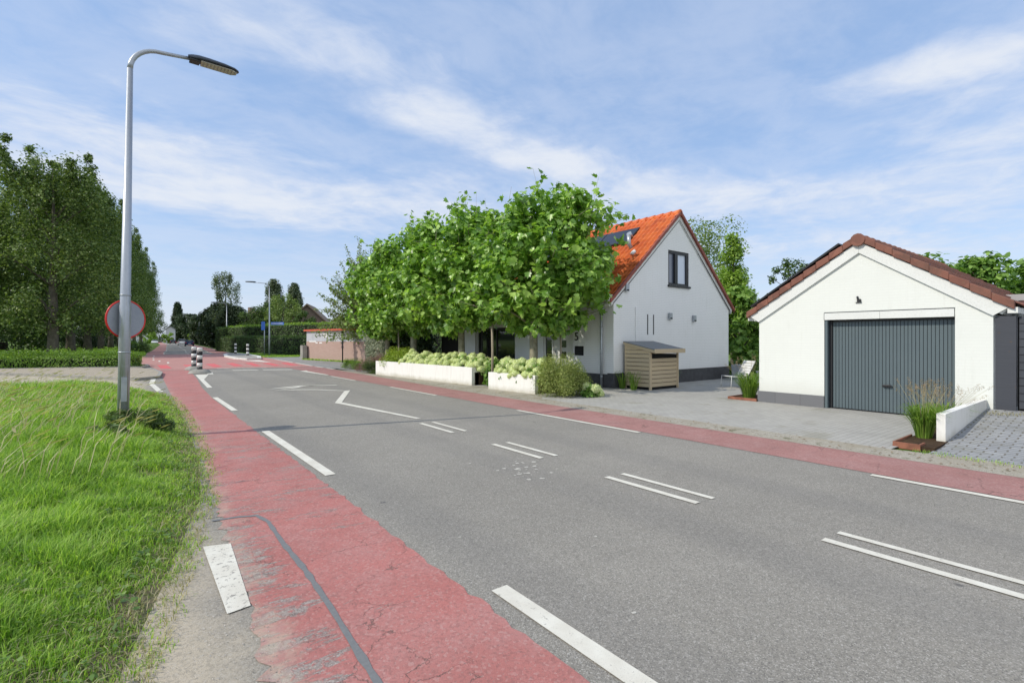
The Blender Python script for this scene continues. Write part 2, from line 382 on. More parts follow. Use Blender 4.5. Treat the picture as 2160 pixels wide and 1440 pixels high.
def f_galv(t):
    n=t.noise(t.mapping(t.pos,scale=(5,5,0.8)),3,5,0.7); v=t.xyz(t.vor(t.pos,28,out='Color'))[0]; z=t.xyz(t.pos)[2]
    c=t.mix(n,(0.34,0.37,0.42),(0.46,0.49,0.53)); c=t.mix(t.math('MULTIPLY',v,0.2),c,(0.28,0.30,0.34))
    g=t.math('MULTIPLY',t.step(z,2.9,1.3),t.step(t.noise(t.mapping(t.pos,scale=(9,9,0.6)),2,5,0.7),0.5,0.66))
    return t.mix(t.math('MULTIPLY',g,0.7),c,(0.22,0.24,0.13)),t.bump(n,0.05,0.003)
M['galv']=mat('galvanised_steel',f_galv,0.42,0.45,0.5)
M['galvplain']=varied('zinc_pipe',(0.42,0.45,0.48),(0.34,0.37,0.40),8,0.4,0.5,0.05)
M['lampbody']=varied('dark_blue_grey_lamp_housing',(0.06,0.075,0.10),(0.04,0.05,0.07),8,0.35,0.2,0.05)
def f_lens(t):
    c,f=bricktex(t,t.comb(t.xyz(t.obj)[0],t.xyz(t.obj)[1],0.0),0.055,0.05,0.012,(0.62,0.58,0.42),(0.55,0.5,0.36),(0.28,0.26,0.2),0.0); return c
M['lens']=mat('led_lens_array',f_lens,0.25,0,0.5)
M['signback']=varied('grey_sign_back',(0.33,0.36,0.41),(0.28,0.31,0.36),3,0.5,0.2,0.03)
M['red']=mat('red_sign_edge',lambda t:(0.62,0.035,0.03),0.4)
M['signblue']=mat('sign_blue',lambda t:(0.06,0.16,0.55),0.4)
M['signwhite']=mat('sign_white',lambda t:(0.8,0.8,0.78),0.4)
M['black']=varied('black_bollard_band',(0.018,0.018,0.02),(0.03,0.03,0.032),8,0.5)
M['bwhite']=varied('white_bollard_band',(0.78,0.78,0.76),(0.66,0.66,0.63),8,0.5)
M['stencil']=mat('pale_stencil',lambda t:(0.5,0.5,0.5),0.5)
def f_wood(t,c1,c2,c3,axis=0):
    sc_=[(1.2,18,18),(18,1.2,18),(18,18,1.2)][axis]
    n=t.noise(t.mapping(t.pos,scale=sc_),1.4,6,0.65,0.5); r=t.geo.outputs['Random Per Island']
    k=t.step(t.vor(t.mapping(t.pos,scale=(1,1,2.2)),4.5),0.12,0.05)
    c=t.mix(n,c1,c2); c=t.mix(t.math('MULTIPLY',r,0.45),c,c3); c=t.mix(t.math('MULTIPLY',k,0.6),c,(0.12,0.07,0.03))
    return c,t.bump(n,0.25,0.004)
M['wood']=mat('treated_pine_slat',lambda t:f_wood(t,(0.50,0.385,0.23),(0.66,0.54,0.36),(0.44,0.37,0.27)),0.75)
M['stake']=mat('weathered_stake',lambda t:f_wood(t,(0.30,0.25,0.18),(0.42,0.36,0.27),(0.25,0.22,0.17),2),0.85)
M['fencewood']=mat('dark_stained_board',lambda t:f_wood(t,(0.045,0.05,0.062),(0.075,0.08,0.095),(0.03,0.033,0.042),1),0.6)
M['greybeam']=mat('grey_weathered_beam',lambda t:f_wood(t,(0.36,0.35,0.35),(0.46,0.45,0.45),(0.30,0.29,0.29),1),0.8)
M['roofing']=varied('mineral_roofing_felt',(0.22,0.23,0.24),(0.17,0.18,0.185),30,0.9,0,0.5)
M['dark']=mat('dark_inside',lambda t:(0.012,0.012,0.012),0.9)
M['corten']=varied('rusty_corten_steel',(0.33,0.135,0.085),(0.20,0.085,0.055),9,0.8,0.1,0.3)
M['chair']=varied('white_powder_coat',(0.70,0.70,0.68),(0.62,0.62,0.60),8,0.4)
M['doorwhite']=varied('cream_door_paint',(0.66,0.66,0.62),(0.6,0.6,0.56),6,0.5)
M['potgrey']=varied('grey_zinc_planter',(0.35,0.39,0.42),(0.29,0.32,0.35),5,0.5)
def f_redbrick(t):
    x,y,z=t.xyz(t.pos); c,f=bricktex(t,t.comb(t.math('ADD',x,y),z,0.0),0.22,0.07,0.012,(0.40,0.235,0.19),(0.46,0.29,0.235),(0.42,0.37,0.33))
    return t.mix(t.math('MULTIPLY',t.noise(t.pos,2,4),0.4),c,(0.36,0.24,0.2)),t.bump(f,-0.4,0.006)
M['pinkbrick']=mat('pale_red_brick',f_redbrick,0.85)
def f_brownbrick(t):
    x,y,z=t.xyz(t.pos); c,f=bricktex(t,t.comb(t.math('ADD',x,y),z,0.0),0.22,0.07,0.012,(0.20,0.14,0.115),(0.26,0.18,0.145),(0.2,0.17,0.15)); return c
M['brownbrick']=mat('brown_brick',f_brownbrick,0.9)
M['darkbrick']=varied('dark_low_brick',(0.10,0.085,0.075),(0.07,0.06,0.055),4,0.9)
M['panel']=varied('pale_blue_grey_panel',(0.48,0.50,0.53),(0.43,0.45,0.48),2,0.6,0,0.05)
M['coping']=varied('red_tile_coping',(0.58,0.13,0.075),(0.45,0.10,0.06),6,0.6)
M['thatch']=varied('brown_roof_tiles',(0.26,0.20,0.15),(0.18,0.14,0.11),3,0.9)
M['bark']=varied('mottled_plane_bark',(0.36,0.33,0.24),(0.20,0.19,0.13),7,0.9,0,0.8,0.2,0.02)
M['poplarbark']=varied('grey_poplar_bark',(0.19,0.17,0.135),(0.10,0.09,0.075),3,0.95,0,1.0,0.1,0.05)
# foliage
M['plane_leaf']=leafmat('plane_leaf',(0.055,0.125,0.02),(0.175,0.34,0.05),(0.48,0.68,0.18),0.36,0.36,0.5,0.8)
M['poplar_leaf']=leafmat('poplar_leaf',(0.035,0.07,0.018),(0.10,0.165,0.04),(0.28,0.36,0.11),0.28,0.5,0.35,0.45)
M['horn_leaf']=leafmat('hornbeam_leaf',(0.08,0.13,0.035),(0.17,0.25,0.07),(0.32,0.40,0.14),0.35)
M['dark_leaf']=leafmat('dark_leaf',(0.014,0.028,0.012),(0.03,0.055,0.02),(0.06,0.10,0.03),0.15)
M['mid_leaf']=leafmat('mid_leaf',(0.03,0.065,0.018),(0.07,0.125,0.03),(0.14,0.22,0.05),0.25)
M['bright_leaf']=leafmat('bright_leaf',(0.10,0.19,0.03),(0.20,0.33,0.05),(0.34,0.48,0.08),0.4)
M['birch_leaf']=leafmat('birch_leaf',(0.07,0.11,0.06),(0.14,0.19,0.11),(0.26,0.31,0.18),0.25)
M['farpop_leaf']=leafmat('far_poplar_leaf',(0.07,0.10,0.06),(0.11,0.15,0.085),(0.17,0.22,0.12),0.2)
M['hedge_leaf']=leafmat('hedge_leaf',(0.03,0.065,0.02),(0.06,0.12,0.03),(0.13,0.21,0.05),0.2,clump=2)
M['limehedge']=leafmat('lime_hedge_leaf',(0.07,0.14,0.02),(0.15,0.27,0.035),(0.27,0.40,0.07),0.35,clump=2)
M['ivy']=leafmat('ivy_leaf',(0.05,0.08,0.035),(0.13,0.16,0.09),(0.30,0.32,0.21),0.15)
M['hyd_leaf']=leafmat('hydrangea_leaf',(0.06,0.14,0.03),(0.15,0.28,0.05),(0.32,0.48,0.12),0.35,clump=3)
M['lime_leaf']=leafmat('golden_shrub_leaf',(0.12,0.19,0.02),(0.25,0.36,0.04),(0.42,0.52,0.07),0.35,clump=3)
M['bushy_leaf']=leafmat('pine_shrub_leaf',(0.10,0.15,0.04),(0.24,0.31,0.08),(0.48,0.52,0.18),0.3,clump=3)
M['redtwig']=leafmat('reddish_twig',(0.13,0.06,0.05),(0.24,0.12,0.10),(0.34,0.22,0.17),0.1,clump=3)
M['grass']=leafmat('grass_blade',(0.085,0.17,0.025),(0.23,0.42,0.05),(0.54,0.70,0.15),0.42,0.5,0.35,1.2)
M['drygrass']=leafmat('dry_grass',(0.22,0.20,0.10),(0.36,0.33,0.18),(0.52,0.47,0.30),0.3)
M['weed']=leafmat('weed_leaf',(0.05,0.09,0.03),(0.10,0.16,0.055),(0.20,0.28,0.10),0.3,clump=4)
M['weed2']=leafmat('clover_leaf',(0.07,0.13,0.04),(0.14,0.24,0.06),(0.24,0.36,0.10),0.3,clump=4)
M['plume']=leafmat('grass_plume',(0.25,0.17,0.10),(0.38,0.27,0.17),(0.52,0.40,0.28),0.3)
def f_flower(t):
    v=t.vor(t.obj,55); n=t.noise(t.obj,4,3); r=t.new('ShaderNodeObjectInfo').outputs['Random']
    c=t.mix(t.step(v,0.1,0.55),(0.74,0.78,0.50),(0.42,0.50,0.22)); c=t.mix(t.math('MULTIPLY',r,0.55),c,(0.50,0.62,0.24))
    return c,t.bump(v,-1.0,0.012)
M['flower']=mat('lime_flower_head',f_flower,0.8,0,0.15)
M['petal']=leafmat('pale_green_petal',(0.48,0.55,0.24),(0.72,0.76,0.45),(0.88,0.89,0.68),0.35,0.7,0.2,clump=5)

# ------------------------------------------------------------------ foliage builders
LOBED=[np.array([(0,0,0),(0.30,0.02,0.05),(0.56,0.28,0.10),(0.34,0.42,0.07),(0.44,0.78,0.06),(0.16,0.70,0.02),(0,1.05,-0.06)]),
       np.array([(0,0,0),(0,1.05,-0.06),(-0.16,0.70,0.02),(-0.44,0.78,0.06),(-0.34,0.42,0.07),(-0.56,0.28,0.10),(-0.30,0.02,0.05)])]
OVAL=[np.array([(0,0,0),(0.30,0.32,0.07),(0.20,0.75,0.05),(0,1.0,-0.05),(-0.20,0.75,0.05),(-0.30,0.32,0.07)])]
QUAD=[np.array([(0,0,0),(0.36,0.45,0.08),(0,1.0,-0.04),(-0.36,0.45,0.08)])]
NARROW=[np.array([(0,0,0),(0.09,0.4,0.03),(0,1.0,-0.12),(-0.09,0.4,0.03)])]
def leaves(name, pos, nrm, size, shape, m, parent=None, droop=0.25, rg=None, loc=(0,0,0)):
    g=rg or rng; n=len(pos)
    N=nrm+g.normal(0,0.45,(n,3)); N/=np.linalg.norm(N,axis=1)[:,None]+1e-9
    D=g.normal(0,1,(n,3)); D[:,2]-=droop*2; D-=N*np.sum(D*N,axis=1)[:,None]; D/=np.linalg.norm(D,axis=1)[:,None]+1e-9
    R=np.cross(D,N); S=(size*g.uniform(0.6,1.25,n))[:,None]
    Vs=[];Fs=[];off=0; K=sum(len(s) for s in shape)
    V=np.zeros((n,K,3)); o=0
    for s in shape:
        for j,(a,b,c) in enumerate(s): V[:,o+j]=pos+S*(R*a+D*b+N*c)
        o+=len(s)
    if len(shape)==1:
        F=np.arange(n*K).reshape(n,K)
    else:
        k=len(shape[0])     # halves share the midrib vertices so that each leaf stays one island
        V=np.concatenate([V[:,:k],V[:,k+2:]],axis=1); K2=V.shape[1]
        base=(np.arange(n)*K2)[:,None]
        f1=base+np.arange(k)[None]; f2=base+np.array([0,k-1]+list(range(k,K2)))[None]
        F=np.concatenate([f1,f2])
    return np_mesh(name,V.reshape(-1,3),F,m,None,parent,loc)
def cluster_pts(centers, radii, per, g, shell=0.45, flat=(1,1,1)):
    C=np.repeat(centers,per,axis=0); R=np.repeat(radii,per); n=len(C)
    d=g.normal(0,1,(n,3)); d/=np.linalg.norm(d,axis=1)[:,None]
    r=g.uniform(0,1,n)**shell
    P=C+d*(R*r)[:,None]*np.array(flat)
    N=d*0.75+np.array([0,0,0.55])
    return P,N
def limbs(mb, base, targets, r0, g, seg=4, r1=0.02):
    for T in targets:
        b=Vector(base); T=Vector(T); pts=[];rad=[]
        for i in range(seg+1):
            s=i/seg; p=b.lerp(T,s); p.z+=math.sin(s*math.pi)*0.10*(T-b).length*0.5
            p.x+=g.normal(0,0.03)*(T-b).length*0.3; pts.append(p); rad.append(r0*(1-s)+r1*s)
        mb.tube(pts,rad,6)

def envelope_centers(g, n, zlo, zhi, rfun, cx=0, cy=0, fill=0.55):
    out=[]
    while len(out)<n:
        z=g.uniform(zlo,zhi); R=rfun(z)
        if R<=0.05: continue
        a=g.uniform(0,2*math.pi); r=R*g.uniform(0,1)**fill
        out.append((cx+r*math.cos(a),cy+r*math.sin(a),z))
    return np.array(out)

# generic free-growing tree
def tree(name, label, x, y, h, R, leaf, bark, seed, group=None, clear=0.25, ncl=60, per=120, lsize=0.25, shape=QUAD,
         crad=(0.12,0.22), profile='round', trunk_r=None, flat=(1,1,1), cat='tree', z0=0.0, lean=0.0):
    g=np.random.default_rng(seed)
    t=thing(name,label,cat,(x,y,z0),0,group)
    zl=h*clear
    def rf(z):
        s=(z-zl)/(h-zl)
        if s<0 or s>1: return 0
        if profile=='round': return R*math.sqrt(max(0,1-(2*s-0.9)**2/1.25))
        if profile=='cone': return R*(1-s)**0.8+0.1
        if profile=='column': return R*min(1,4*s+0.4)*(1-s**3)**0.6
        if profile=='poplar': return R*min(1,2.2*s+0.55)*(1-s**2.6)**0.55
    C=envelope_centers(g,ncl,zl,h*0.97,rf)
    rad=g.uniform(crad[0],crad[1],ncl)*R*1.6
    P,N=cluster_pts(C,rad,per,g,0.45,flat)
    P[:,2]=np.minimum(P[:,2],h*1.02)
    P[:,2]=np.maximum(P[:,2],zl*0.55)
    crown=leaves('crown',P,N,lsize,shape,leaf,t,0.3,g)
    tr=trunk_r or h*0.018
    mb=MB(); pts=[];rd=[]
    for i in range(8):
        s=i/7; pts.append((math.sin(s*3+seed)*0.02*h*s,math.cos(s*2+seed)*0.015*h*s,s*h*0.86)); rd.append(tr*(1-s)**0.75*(1.25 if i==0 else 1)+0.015)
    mb.tube(pts,rd,10); trunk=mb.build('trunk',bark,t)
    mb=MB()
    idx=g.choice(ncl,min(ncl,16),replace=False)
    for i in idx:
        c=C[i]; zb=max(zl*0.8,c[2]-R*0.7); s=zb/(h*0.86)
        if s>1: continue
        limbs(mb,(math.sin(s*3+seed)*0.02*h*s,math.cos(s*2+seed)*0.015*h*s,zb),[tuple(c)],tr*0.35*(1-s)+0.02,g)
    if len(mb.v)>90: mb.build('limb',bark,t)
    return t

# ================================================================== SETTING
def poly_sheet(name, poly, z, m, kind='structure', seg=None):
    me=bpy.data.meshes.new(name); bm=bmesh.new()
    vs=[bm.verts.new((p[0],p[1],z)) for p in poly]; f=bm.faces.new(vs); 
    if f.normal.z<0 or True:
        bm.normal_update()
        if f.normal.z<0: f.normal_flip()
    bm.to_mesh(me); bm.free(); me.materials.append(m)
    o=link(name,me); 
    if kind: o['kind']=kind
    return o
poly_sheet('ground',[(-1800,-600),(1800,-600),(1800,2400),(-1800,2400)],-0.03,M['ground'])
def shift(y): return 0.0 if y<60 else 0.052*(min(y,185)-60)*min(1,(y-60)/25+0.15)+0.03*max(0,y-185)
# asphalt carriageway
L=[];R=[]
for y in [-40,0,20,30,40,62,75,90,110,140,180,240,320,450,700]:
    xl=-1.6 if y<35 else (0.5 if y<50 else 1.3+shift(y)); xr=(8.95 if y<62 else 9.6)+shift(y)
    L.append((xl,y)); R.append((xr,y))
poly_sheet('road',L+R[::-1],0.0,M['asphalt'])
# left cycle lane
lane_l=[(-40,0.5),(0,0.53),(2.8,0.55),(3.6,0.6),(5.2,0.67),(8.3,0.83),(10.8,0.92),(14.2,0.95),(20,1.05),(25,1.15),(31.5,1.3)]
lane_r=[(-40,1.74),(1.6,1.76),(4.3,1.77),(10,1.82),(16,1.86),(20,2.0),(24,2.25),(29.5,2.5),(31.5,2.5)]
def jag(seq, g, amp, step=0.3, y0=0, y1=14):
    out=[]
    for (ya,xa),(yb,xb) in zip(seq[:-1],seq[1:]):
        n=max(1,int((yb-ya)/step)) if yb>y0 and ya<y1 else 1
        for i in range(n):
            s=i/n; y=ya+(yb-ya)*s; out.append((xa+(xb-xa)*s+(g.normal(0,amp) if y0<y<y1 else 0),y))
    out.append((seq[-1][1],seq[-1][0])); return out
g0=np.random.default_rng(3)
a=jag(lane_l,g0,0.022,0.07); b=jag(lane_r,g0,0.013,0.09)
poly_sheet('cycle_lane',a+b[::-1],0.004,M['red_lane'])
poly_sheet('cycle_lane',[(7.24,-40),(7.24,20),(7.25,30.2),(9.0,31.0),(8.8,26),(8.62,20),(8.42,14),(8.42,-40)],0.004,M['red_right'])
# far lanes beyond the table
for xa,xb in ((1.35,2.9),(7.6,9.3)):
    ys=[62.5,75,90,110,140,180,240,320,450,690]
    poly_sheet('cycle_lane',[(xa+shift(y),y) for y in ys]+[(xb+shift(y),y) for y in ys[::-1]],0.004,M['red_far'])
# raised red speed table
tbl=[(1.3,31.9),(2.6,31.3),(3.85,32.0),(5.2,32.2),(6.4,31.4),(7.3,30.6),(9.0,31.2),(9.2,36),(9.45,44),(9.7,49.5),(9.9,56),(9.7,62.6),(8.6,62.2),(5.3,64.1),(1.5,63.8),(1.6,60),(-0.5,55),(-2.4,49),(-7,46),(-7,42.4),(0.55,42.6),(0.9,38),(1.15,35)]
poly_sheet('speed_table',tbl,0.010,M['red_far'])
# brighter red teeth on the ramp
for q in [[(1.45,38.6),(1.95,38.2),(1.95,33.6),(1.45,33.9)],[(2.75,37.8),(3.2,37.6),(3.2,33.8),(2.75,34)],
          [(4.0,38.0),(4.55,38.5),(4.45,33.9),(3.95,33.6)],[(5.25,38.6),(5.75,38.9),(5.6,34.3),(5.1,33.9)],[(6.3,38.1),(6.78,38.5),(6.5,33.6),(6.08,33.4)],
          [(7.25,37.2),(7.75,37.5),(7.55,33.2),(7.1,33.0)],[(8.25,36.7),(8.8,37.1),(8.5,33.0),(7.98,32.7)]]:
    poly_sheet('ramp_marking',q,0.014,M['red_bright'])
MW=M['white_paint']
def mark(poly, z=0.008, m=None, name='lane_marking'): return poly_sheet(name,poly,z,m or MW)
def dash(x,w,y0,y1,x1=None,**k):
    x1=x if x1 is None else x1
    return mark([(x-w/2,y0),(x+w/2,y0),(x1+w/2,y1),(x1-w/2,y1)],**k)
# left dashes
for y0,y1 in [(-7.8,-4.4),(-0.85,2.66),(6.12,9.75),(12.95,16.25)]: dash(1.945,0.125,y0,y1)
# centre double dashes
y=1.66
for k in range(-4,4):
    y0,y1=[(-7.95,-6.8),(-5.55,-4.4),(-3.15,-2.0),(-0.75,0.4-0.95),(0.50,1.68),(2.82,4.02),(5.2,6.36),(7.58,8.8)][k+4]
    dash(4.53,0.085,y0,y1); dash(4.79,0.075,y0-0.02,y1-0.02)
# right edge dashes
for y0,y1 in [(-4.9,-1.4),(-0.9,2.12),(5.58,9.05),(12.9,16.1),(19.4,22.4)]: dash(7.14,0.10,y0,y1)
mark([(7.0,26.9),(7.42,27.3),(7.30,26.6),(7.31,23.2),(7.18,23.2)])
mark([(0.47,4.62),(0.655,4.56),(0.60,3.42),(0.47,3.40)],m=M['white_paint_worn'])
mark([(2.27,19.6),(2.12,19.6),(2.32,24.1),(2.45,27.0),(2.98,27.0),(2.45,23.7)])
# zigzag (faded chevron)
mark([(4.72,9.35),(4.82,9.35),(4.40,12.95),(5.66,15.85),(5.46,15.80),(4.22,12.95)])
for pl in [[(3.72,17.27),(4.39,17.18),(4.9,16.82),(5.46,15.9),(5.46,15.72),(4.86,16.6),(4.37,16.95)],
           [(3.72,17.3),(4.46,18.0),(4.82,18.36),(5.4,18.2),(4.82,18.16),(4.5,17.75)],
           [(3.62,17.8),(4.21,18.25),(4.84,18.5),(5.9,18.0),(5.9,17.8),(4.84,18.3),(4.25,18.0)]]: mark(pl,m=M['white_paint_worn'])
# stop lines before the ramp
mark([(3.9,32.1),(6.3,31.3),(6.3,31.05),(3.9,31.8)],0.014,M['white_paint_worn'])
for a_,b_ in ((0,0.42),(0.5,1.0)):
    xa=4.36+2.68*a_; xb=4.36+2.68*b_; mark([(xa,29.95-1.15*a_),(xb,29.95-1.15*b_),(xb,29.5-1.15*b_),(xa,29.5-1.15*a_)],m=M['white_paint_worn'])
mark([(3.05,28.6),(3.3,28.4),(3.15,26.9),(2.95,27.2)],m=M['white_paint_worn'])
# white line on the right of the table and paint triangle at the island
for (xa,ya),(xb,yb) in [((9.40,44.0),(9.07,37.0)),((9.06,36.2),(8.86,31.6)),((8.85,31.0),(8.82,29.3)),((8.82,28.6),(8.8,27.2))]:
    mark([(xa,ya),(xa+0.14,ya),(xb+0.14,yb),(xb,yb)],0.014)
mark([(6.9,43.3),(8.1,42.9),(7.95,37.9)],0.014)
# left dashes by the junction and on the far road
for (x0,y0_,x1,y1_) in [(0.78,25.8,0.60,22.5),(0.60,22.5,0.72,19.0)]: mark([(x0,y0_),(x0+0.16,y0_),(x1+0.16,y1_),(x1,y1_)])
for (x0,y0_) in [(1.9,58.5),(1.65,52.5),(1.5,47.5),(1.75,44.2),(2.1,40.8),(0.2,60.5),(-0.3,56),(-1.2,52)]:
    mark([(x0,y0_),(x0+0.12,y0_+0.1),(x0+0.2,y0_+2.2),(x0+0.08,y0_+2.2)],0.014)
for k in range(26):
    yy=66+k*5.5; dash(2.98+shift(yy),0.12,yy,yy+2.2,2.98+shift(yy+2.2))
    dash(5.2+shift(yy),0.10,yy,yy+3.0,5.2+shift(yy+3.0)); dash(7.5+shift(yy),0.12,yy+1,yy+3.2,7.5+shift(yy+3.2))
# sealed joint and pale stains
g1=np.random.default_rng(5)
pts=[(0.60,5.23),(0.80,5.20),(0.95,5.13),(1.0,4.9),(0.99,4.3),(1.0,3.7),(0.985,3.1),(0.96,2.6),(0.945,2.2),(0.9,1.0),(0.9,-2)]
fine_=[]
for p,q in zip(pts[:-1],pts[1:]):
    k_=max(1,int((Vector(q)-Vector(p)).length/0.09))
    fine_+= [tuple(Vector(p).lerp(Vector(q),j/k_)) for j in range(k_)]
pts=fine_+[pts[-1]]
a=[];b=[]
for i,p in enumerate(pts):
    q0=Vector(pts[max(i-1,0)]); q1=Vector(pts[min(i+1,len(pts)-1)]); d=(q1-q0).normalized(); n=Vector((-d.y,d.x))
    w=0.014+abs(g1.normal(0,0.007)) if i>2 else 0.02
    a.append(tuple(Vector(p)+n*w)); b.append(tuple(Vector(p)-n*w))
poly_sheet('sealed_joint',a+b[::-1],0.0075,M['seal'])
mb=MB()
def blob(cx,cy,r):
    n=9; ps=[(cx+r*g1.uniform(0.5,1.2)*math.cos(k/n*6.283),cy+r*0.8*g1.uniform(0.5,1.2)*math.sin(k/n*6.283)) for k in range(n)]
    mb.add([(p[0],p[1],0.0035) for p in ps],[tuple(range(n))])
for _ in range(34): blob(3.95+g1.normal(0,0.18),4.85+g1.normal(0,0.26),g1.uniform(0.010,0.045))
for _ in range(30): blob(g1.uniform(2.1,6.9),g1.uniform(1.8,12),g1.uniform(0.006,0.02))
tag(mb.build('road_stain',M['splash']),kind='structure')

# fallen leaves on the gravel strip and grit on the left shoulder
g=np.random.default_rng(77); n=900; y=g.uniform(-1,24,n); x=8.45+g.beta(1.4,2.2,n)*0.75+np.where(y>20,0.3,0)
lv=leaves('fallen_leaves',np.stack([x,y,np.full(n,0.012)],1),np.tile([0,0,3.0],(n,1)),0.035,OVAL,leafmat('dead_leaf',(0.10,0.06,0.03),(0.20,0.13,0.07),(0.34,0.25,0.14),0.1),None,0.0,g); tag(lv,'small brown fallen leaves scattered along the gravel strip','leaves',kind='stuff')
n=2600; y=1.0+g.uniform(0,1,n)**1.5*9; xe_=np.interp(y,[1,3.05,4.1,6.05,8,11.1],[-0.2,-0.04,0.2,0.60,0.78,0.90]); x=xe_+g.uniform(-0.1,0.75,n)*np.clip(1.15-y/12,0.3,1); k=x<0.95; x,y=x[k],y[k]; n=len(x)
pb=leaves('grit',np.stack([x,y,np.full(n,0.006)],1),np.tile([0,0,2.0],(n,1)),0.009,OVAL,leafmat('grit_stone',(0.10,0.09,0.08),(0.30,0.28,0.25),(0.55,0.52,0.47),0.0),None,0.0,g); tag(pb,'loose grit and tiny stones on the sandy shoulder left of the cycle lane','grit',kind='stuff')
# verge strip, driveways, pavements on the right
poly_sheet('gravel_strip',[(8.40,-40),(8.40,14),(8.6,20),(8.78,26),(8.9,29),(9.2,28),(9.15,22.3),(9.8,14),(9.8,11.2),(9.05,10.4),(9.05,2.4),(9.2,1.6),(9.0,-40)],0.006,M['gravel'])
poly_sheet('driveway',[(8.98,10.6),(8.95,2.45),(13.3,2.2),(13.3,6.4),(26,6.4),(26,24),(9.5,24),(9.7,13.5)],0.0045,M['drive'])
mb=MB(); xs_=[8.85,9.3,9.8,13.2,22]; zs_=[0.0045,0.006,0.012,0.30,0.32]
for i in range(4):
    mb.add([(xs_[i],-40,zs_[i]),(xs_[i+1],-40,zs_[i+1]),(xs_[i+1],2.018,zs_[i+1]),(xs_[i],2.018,zs_[i])],[(0,1,2,3)])
tag(mb.build('paved_yard',M['bluepave']),kind='structure')
poly_sheet('pavement',[(9.5,49),(9.22,40),(9.1,37),(8.92,31),(8.85,27.5),(9.3,23.8),(13,27),(12.7,34.3),(11.6,42.2),(14,50.5),(16,60),(12.4,48.1)],0.006,M['tilepath'])
# left junction: side road, island, kerbs
poly_sheet('side_road',[(0.95,18.6),(0.4,19.8),(-0.4,20.1),(-1.7,22),(-3.4,25),(-8,29.5),(-16,34),(-16,40),(-5.3,36.5),(-1.0,34),(0.95,27.5),(1.0,26)],0.002,M['asphalt'])
isl=[(-14,35.2),(-5.4,33.2),(-3.0,30.2),(-1.2,27.0),(0.25,24.7),(0.95,25.6),(1.15,28.5),(1.0,31.5),(0.6,33.6),(-0.9,35.2),(-2.1,36.0),(-5.2,37.0),(-14,41)]
tag(MB().prism([(p[0],p[1]) for p in isl],-0.02,0.095).build('paved_island',M['tanpath']),kind='structure')
def kerb(path, w, h, m, name='kerb', closed=False):
    mb=MB(); P=[Vector(p) for p in path]; n=len(P); Ls=[];Rs=[]
    for i in range(n):
        if closed: q0=P[i-1]; q1=P[(i+1)%n]
        else: q0=P[max(i-1,0)]; q1=P[min(i+1,n-1)]
        d=(q1-q0).normalized(); nn=Vector((-d.y,d.x)); Ls.append(P[i]+nn*w/2); Rs.append(P[i]-nn*w/2)
    rng_=range(n) if closed else range(n-1)
    for i in rng_:
        j=(i+1)%n
        mb.prism([tuple(Rs[i]),tuple(Rs[j]),tuple(Ls[j]),tuple(Ls[i])],-0.02,h)
    return tag(mb.build(name,m),kind='structure')
kerb([(-14,35.1),(-5.4,33.1),(-3.0,30.1),(-1.2,26.9),(0.25,24.6),(1.0,25.5),(1.22,28.5),(1.05,31.6)],0.14,0.115,M['concrete'])
kerb([(-5.4,37.2),(-2.1,36.3),(-0.5,35.6),(0.6,35.0),(0.95,36.2),(0.9,37.8),(0.2,39.4)],0.14,0.11,M['concrete'])
# white kerbed traffic island on the right
wi=[(7.07,51.5),(7.6,56.5),(8.3,59.9),(9.3,62.0),(9.62,57),(9.25,49),(8.4,44.3),(7.5,43.8),(7.0,46)]
tag(MB().prism(wi,-0.01,0.12).build('traffic_island',M['concrete']),kind='structure')
kerb(wi,0.3,0.14,M['kerbwhite'],closed=True)
poly_sheet('grass_verge',[(11.2,72),(10.0,66),(9.9,53.4),(9.75,49.3),(12.35,48.2),(14.3,52.5),(14.5,60)],0.012,M['ground'])
# left verge (slightly raised bank)
def gx_edge(y):
    return float(np.interp(y,[-6,1,3.05,4.1,6.05,8,11.1,14,17,18.6,19.8,20.3],[-0.45,-0.2,-0.04,0.2,0.60,0.78,0.90,0.95,0.92,0.72,0.15,-0.4]))
def gx_far(y):  # far boundary of the bank
    return float(np.interp(y,[19,20.2,22,25,29.5],[ 0,-0.4,-1.9,-3.6,-8.2]))
def bank_z(x,y):
    d=gx_edge(y)-x; 
    return 0.20*min(1,max(0,d)/1.2)+0.03*math.sin(x*6.1+math.sin(y*3))*math.sin(y*5.3)*min(1,max(0,d)*2)+0.05*math.sin(x*1.3)*math.cos(y*0.9)*min(1,max(0,d))
NX,NY=60,90; V=[];F=[]
for j in range(NY+1):
    y=-6+(20.2+6)*j/NY; xe=gx_edge(y)
    for i in range(NX+1):
        s=(i/NX)**1.7; x=xe-14*s; z=bank_z(x,y)+0.0005
        ydown=1.0 if y<18.8 else max(0,1-(y-18.8)/1.3); V.append((x,y,z*ydown-0.004*(i==0)))
for j in range(NY):
    for i in range(NX):
        a=j*(NX+1)+i; F.append((a,a+NX+1,a+NX+2,a+1))
me=bpy.data.meshes.new('verge'); me.from_pydata(V,[],F); me.materials.append(M['verge']); me.update()
for p in me.polygons: p.use_smooth=True
tag(link('verge',me),kind='structure')

